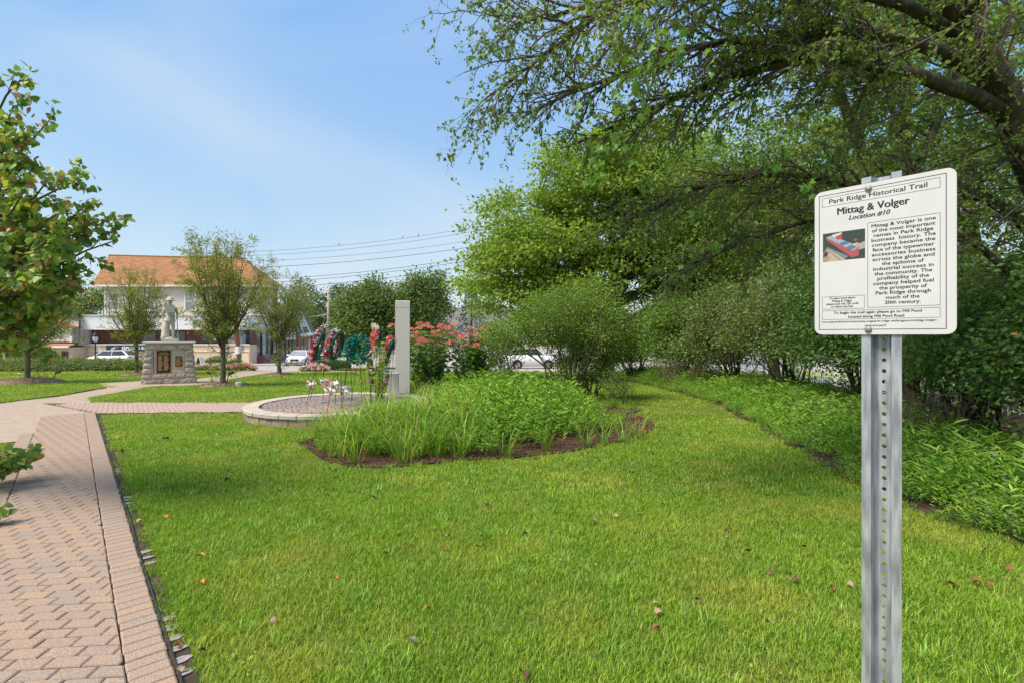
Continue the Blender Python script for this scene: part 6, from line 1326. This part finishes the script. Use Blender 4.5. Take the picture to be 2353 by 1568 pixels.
b = G(768, 850); o = thing('clipped_hedge', 'low clipped dark hedge at the street behind the left wreaths', 'hedge', b); m = MB(); m.bev((0, 0, .3), (2.1, .6, .6), .12); m.build('mass', 'lf_core', o)
n = 3200; q = rng.uniform(-1, 1, (n, 3)); f = rng.integers(0, 3, n); q[f == 0, 2] = 1; q[f == 1, 1] = -1; q[f == 2, 0] = np.sign(q[f == 2, 0]); leaves('foliage', q*np.array((1.1, .36, .33))+np.array((0, 0, .34))+rng.normal(size=(n, 3))*.03, rng.normal(size=(n, 3)), .09, T_DIA, 'lf_hedge', o, rng, .3)
bed('street_bed', 'brown mulch strip with small plants right of the clipped hedge', 'flowers', G(812, 851), 1.2, .35, .22, 160, .12, 'lf_flowershrub', (('red_flowers', 'petal_red', 6),))
fl = thing('small_flag', 'tiny striped flag on a stick in the street flower bed', 'flag', G(731, 853)); m = MB(); m.tube([(0, 0, 0), (.03, 0, .75)], .012, 5); m.build('stick', 'wood_light', fl); m = MB(); m.quad((.03, 0, .74), (-.12, .02, .2), (-.02, .02, .12), (.08, .02, .16)); m.build('cloth', 'ribbon', fl)
# spot lights in the lawn
def spot(label, px, py, lean, h=.42):
    b = G(px, py); o = thing('spotlight', label, 'spotlight', b, group='garden spotlights'); m = MB(); m.tube([(0, 0, -.05), (lean*.55, 0, h*.9)], .015, 6); m.build('stake', 'iron', o)
    m = MB(); m.tube([(lean*.5, 0, h*.9), (lean*1.2, 0, h*1.05)], [.045, .06], 8); m.build('head', 'iron', o)
spot('garden spotlight beside the far left mulch mound', 120, 874, .30); spot('garden spotlight left of the tree beside the monument', 289, 858, .16); spot('left spotlight at the tallest young tree', 490, 876, -.22); spot('right spotlight at the tallest young tree', 517, 888, .26, .55); spot('spotlight in front of the tree by the white sedan', 647, 867, -.05)
b = G(548, 887); o = thing('pipe_stub', 'small white capped pipe beside the tallest tree mulch', 'pipe', b); m = MB(); m.lathe([(.10, 0), (.10, .10), (.115, .105), (.115, .17), (.09, .185)], 14); m.build('pipe_end', 'trim_white', o)
# ================================================================ fence and pavement behind the hedge
struct(sheet('side_lot', [(11.3, -5), (60, -5), (60, 33.8), (12.6, 33.8)], .006, 'concrete'))
fe = thing('mesh_fence', 'white mesh fence glimpsed behind the right hedge', 'fence', (11.0, 14, 0)); m = MB()
for k in range(150): y = -9+k*.13; m.tube([(0, y, .1), (0, y, 1.75)], .011, 3, cap=False)
for z in np.arange(.15, 1.8, .13): m.tube([(.02, -9, z), (.02, 10.4, z)], .009, 3, cap=False)
o = m.build('mesh', 'trim_white', fe); o['kind'] = 'stuff'
for k in range(9): m = MB(); m.box((.05, -9+k*2.42, .9), (.07, .07, 1.8)); m.build('post', 'trim_white', fe)
# ================================================================ walk edging, fallen leaves
ed = thing('paver_edging', 'grey plastic paver edging with toothed tabs along the brick walk', 'edging', (0, 0, 0))
strip = MB(); strip.quad(*[(p.x, p.y, .010) for p in (pc(S0, C_OUT), pc(S0, C_OUT+.10), pc(S1, C_OUT+.07), pc(S1, C_OUT))]); struct(strip.build('bare_soil_strip', 'earth'))
m = MB(); pts = [pc(s_, C_OUT+.012+.006*math.sin(s_*2.3)) for s_ in np.arange(S0, S1-.2, .25)]; m.tube([(p.x, p.y, .028+.006*math.sin(i*.9)) for i, p in enumerate(pts)], .005, 6); m.build('edge_rail', 'edge_black', ed)
tabp = [(-.0, -.033), (.0, .033), (.035, .033), (.075, .014), (.078, -.010), (.035, -.033)]
tb = MB(); tb.prism([(x, y) for x, y in tabp], 0, .004); tb.prism([(.03, -.006), (.045, -.006), (.045, .006), (.03, .006)], .0041, .0046); tme = tb.mesh('tab'); tme.materials.append(M('edging'))
for sgroup in (np.arange(3.15, 3.95, .135), np.arange(4.85, 5.2, .14), np.arange(6.75, 7.1, .13), np.arange(8.3, 8.6, .13)):
    for s_ in sgroup: p = pc(s_, C_OUT+.022); o = link('edging_tab', tme, None, ed, (p.x, p.y, .014)); o.rotation_euler = (rnd.uniform(-.12, .12), rnd.uniform(-.02, .10), math.atan2(NN.y, NN.x)+rnd.uniform(-.12, .12))
b0 = [(p.x, p.y) for p in top[:5]]; m = MB(); m.tube([(x, y, g(y)+.03) for x, y in b0], .02, 5); be = m.build('path_edging', 'edge_black'); tag(be, 'thin black edging between the far left lawn and the plaza', 'edging')
LC = {'dk': (.035, .022, .016), 'br': (.14, .065, .035), 'tan': (.36, .25, .16), 'or': (.55, .22, .03), 'red': (.32, .085, .05), 'gy': (.20, .18, .15)}
LN = {'dk': 'blackish withered leaf', 'br': 'brown curled leaf', 'tan': 'pale tan dry leaf', 'or': 'bright orange fallen leaf', 'red': 'reddish fallen leaf', 'gy': 'greyish fallen leaf'}
for k, c in LC.items(): pm('leaf_'+k, tuple(v*.7 for v in c), c, 40, .7)
FL = [(385, 1197, 'or'), (755, 1082, 'dk'), (735, 1128, 'dk'), (645, 1137, 'dk'), (527, 1107, 'dk'), (388, 1012, 'dk'), (858, 1150, 'br'), (885, 1276, 'dk'), (1100, 1263, 'br'), (1025, 1240, 'tan'), (1022, 1270, 'br'), (1210, 1235, 'dk'), (1185, 1133, 'dk'), (1120, 1168, 'dk'), (1213, 1165, 'dk'), (1360, 1203, 'gy'), (1418, 1195, 'tan'), (1720, 1277, 'br'), (1675, 1226, 'br'), (1775, 1325, 'br'), (1675, 1136, 'tan'), (1520, 1165, 'dk'), (1910, 1360, 'red'), (1945, 1350, 'tan'), (1505, 1422, 'tan'), (1500, 1398, 'tan'), (1770, 1445, 'tan'), (985, 1412, 'or'), (770, 1337, 'or'), (457, 1287, 'or'), (460, 1347, 'or'), (620, 1437, 'tan'), (953, 1490, 'gy'), (455, 1512, 'br'), (690, 1225, 'tan'), (2195, 1355, 'red'), (2235, 1350, 'red'), (2270, 1348, 'red'), (2310, 1312, 'red'), (2260, 1272, 'tan'), (1200, 1558, 'br'), (1630, 995, 'dk'), (1500, 1045, 'dk'), (1370, 1058, 'dk'), (1850, 1267, 'br'), (1835, 1345, 'br'), (1515, 1455, 'red'), (1560, 1000, 'dk'), (1450, 1090, 'dk'), (1230, 1062, 'dk'), (400, 1497, 'or'), (420, 1545, 'tan'), (275, 1040, 'tan'), (262, 1035, 'tan'), (315, 1208, 'tan'), (380, 1010, 'dk'), (1290, 1300, 'tan'), (1600, 1390, 'br'), (1100, 1130, 'dk')]
def zone(px, py):
    far = 'near the planting bed' if py < 1110 else 'in the middle of the lawn' if py < 1260 else 'in the near lawn' if py < 1400 else 'at the bottom of the picture'
    side = 'beside the walk edging' if px < 480 else 'left of the sedge' if px < 800 else 'below the sedge' if px < 1050 else 'below the bed centre' if px < 1300 else 'below the big shrub' if px < 1600 else 'left of the sign post' if px < 1980 else 'right of the sign post'
    return far+' '+side
tv, tf = T_HEART
lms = {}
for k in LC:
    v = tv.copy()*.06; v[:, 2] += .35*np.abs(v[:, 0])+.012*np.sin(v[:, 1]*60); me = mesh_np('fallen_leaf', v, tf); me.materials.append(M('leaf_'+k)); lms[k] = me
ORD = ['leftmost', 'second from left', 'third from left', 'fourth from left', 'fifth from left', 'sixth from left']
from collections import defaultdict
same = defaultdict(list)
for q in sorted(FL): same[(q[2], zone(q[0], q[1]))].append(q)
for px, py, k in FL:
    b = G(px, py); o = link('fallen_leaf', lms[k], None, None, (b.x, b.y, .04)); s_ = rnd.uniform(.5, .95)*(1 if b.y < 6 else 1.3); o.scale = (s_, s_, s_); o.rotation_euler = (rnd.uniform(-.6, .6), rnd.uniform(-.6, .6), rnd.uniform(0, 6.28)); sm = same[(k, zone(px, py))]; tag(o, LN[k]+', '+((ORD[sm.index((px, py, k))]+' ') if len(sm) > 1 else '')+zone(px, py), 'leaf', LN[k].split(' leaf')[0]+' leaves')
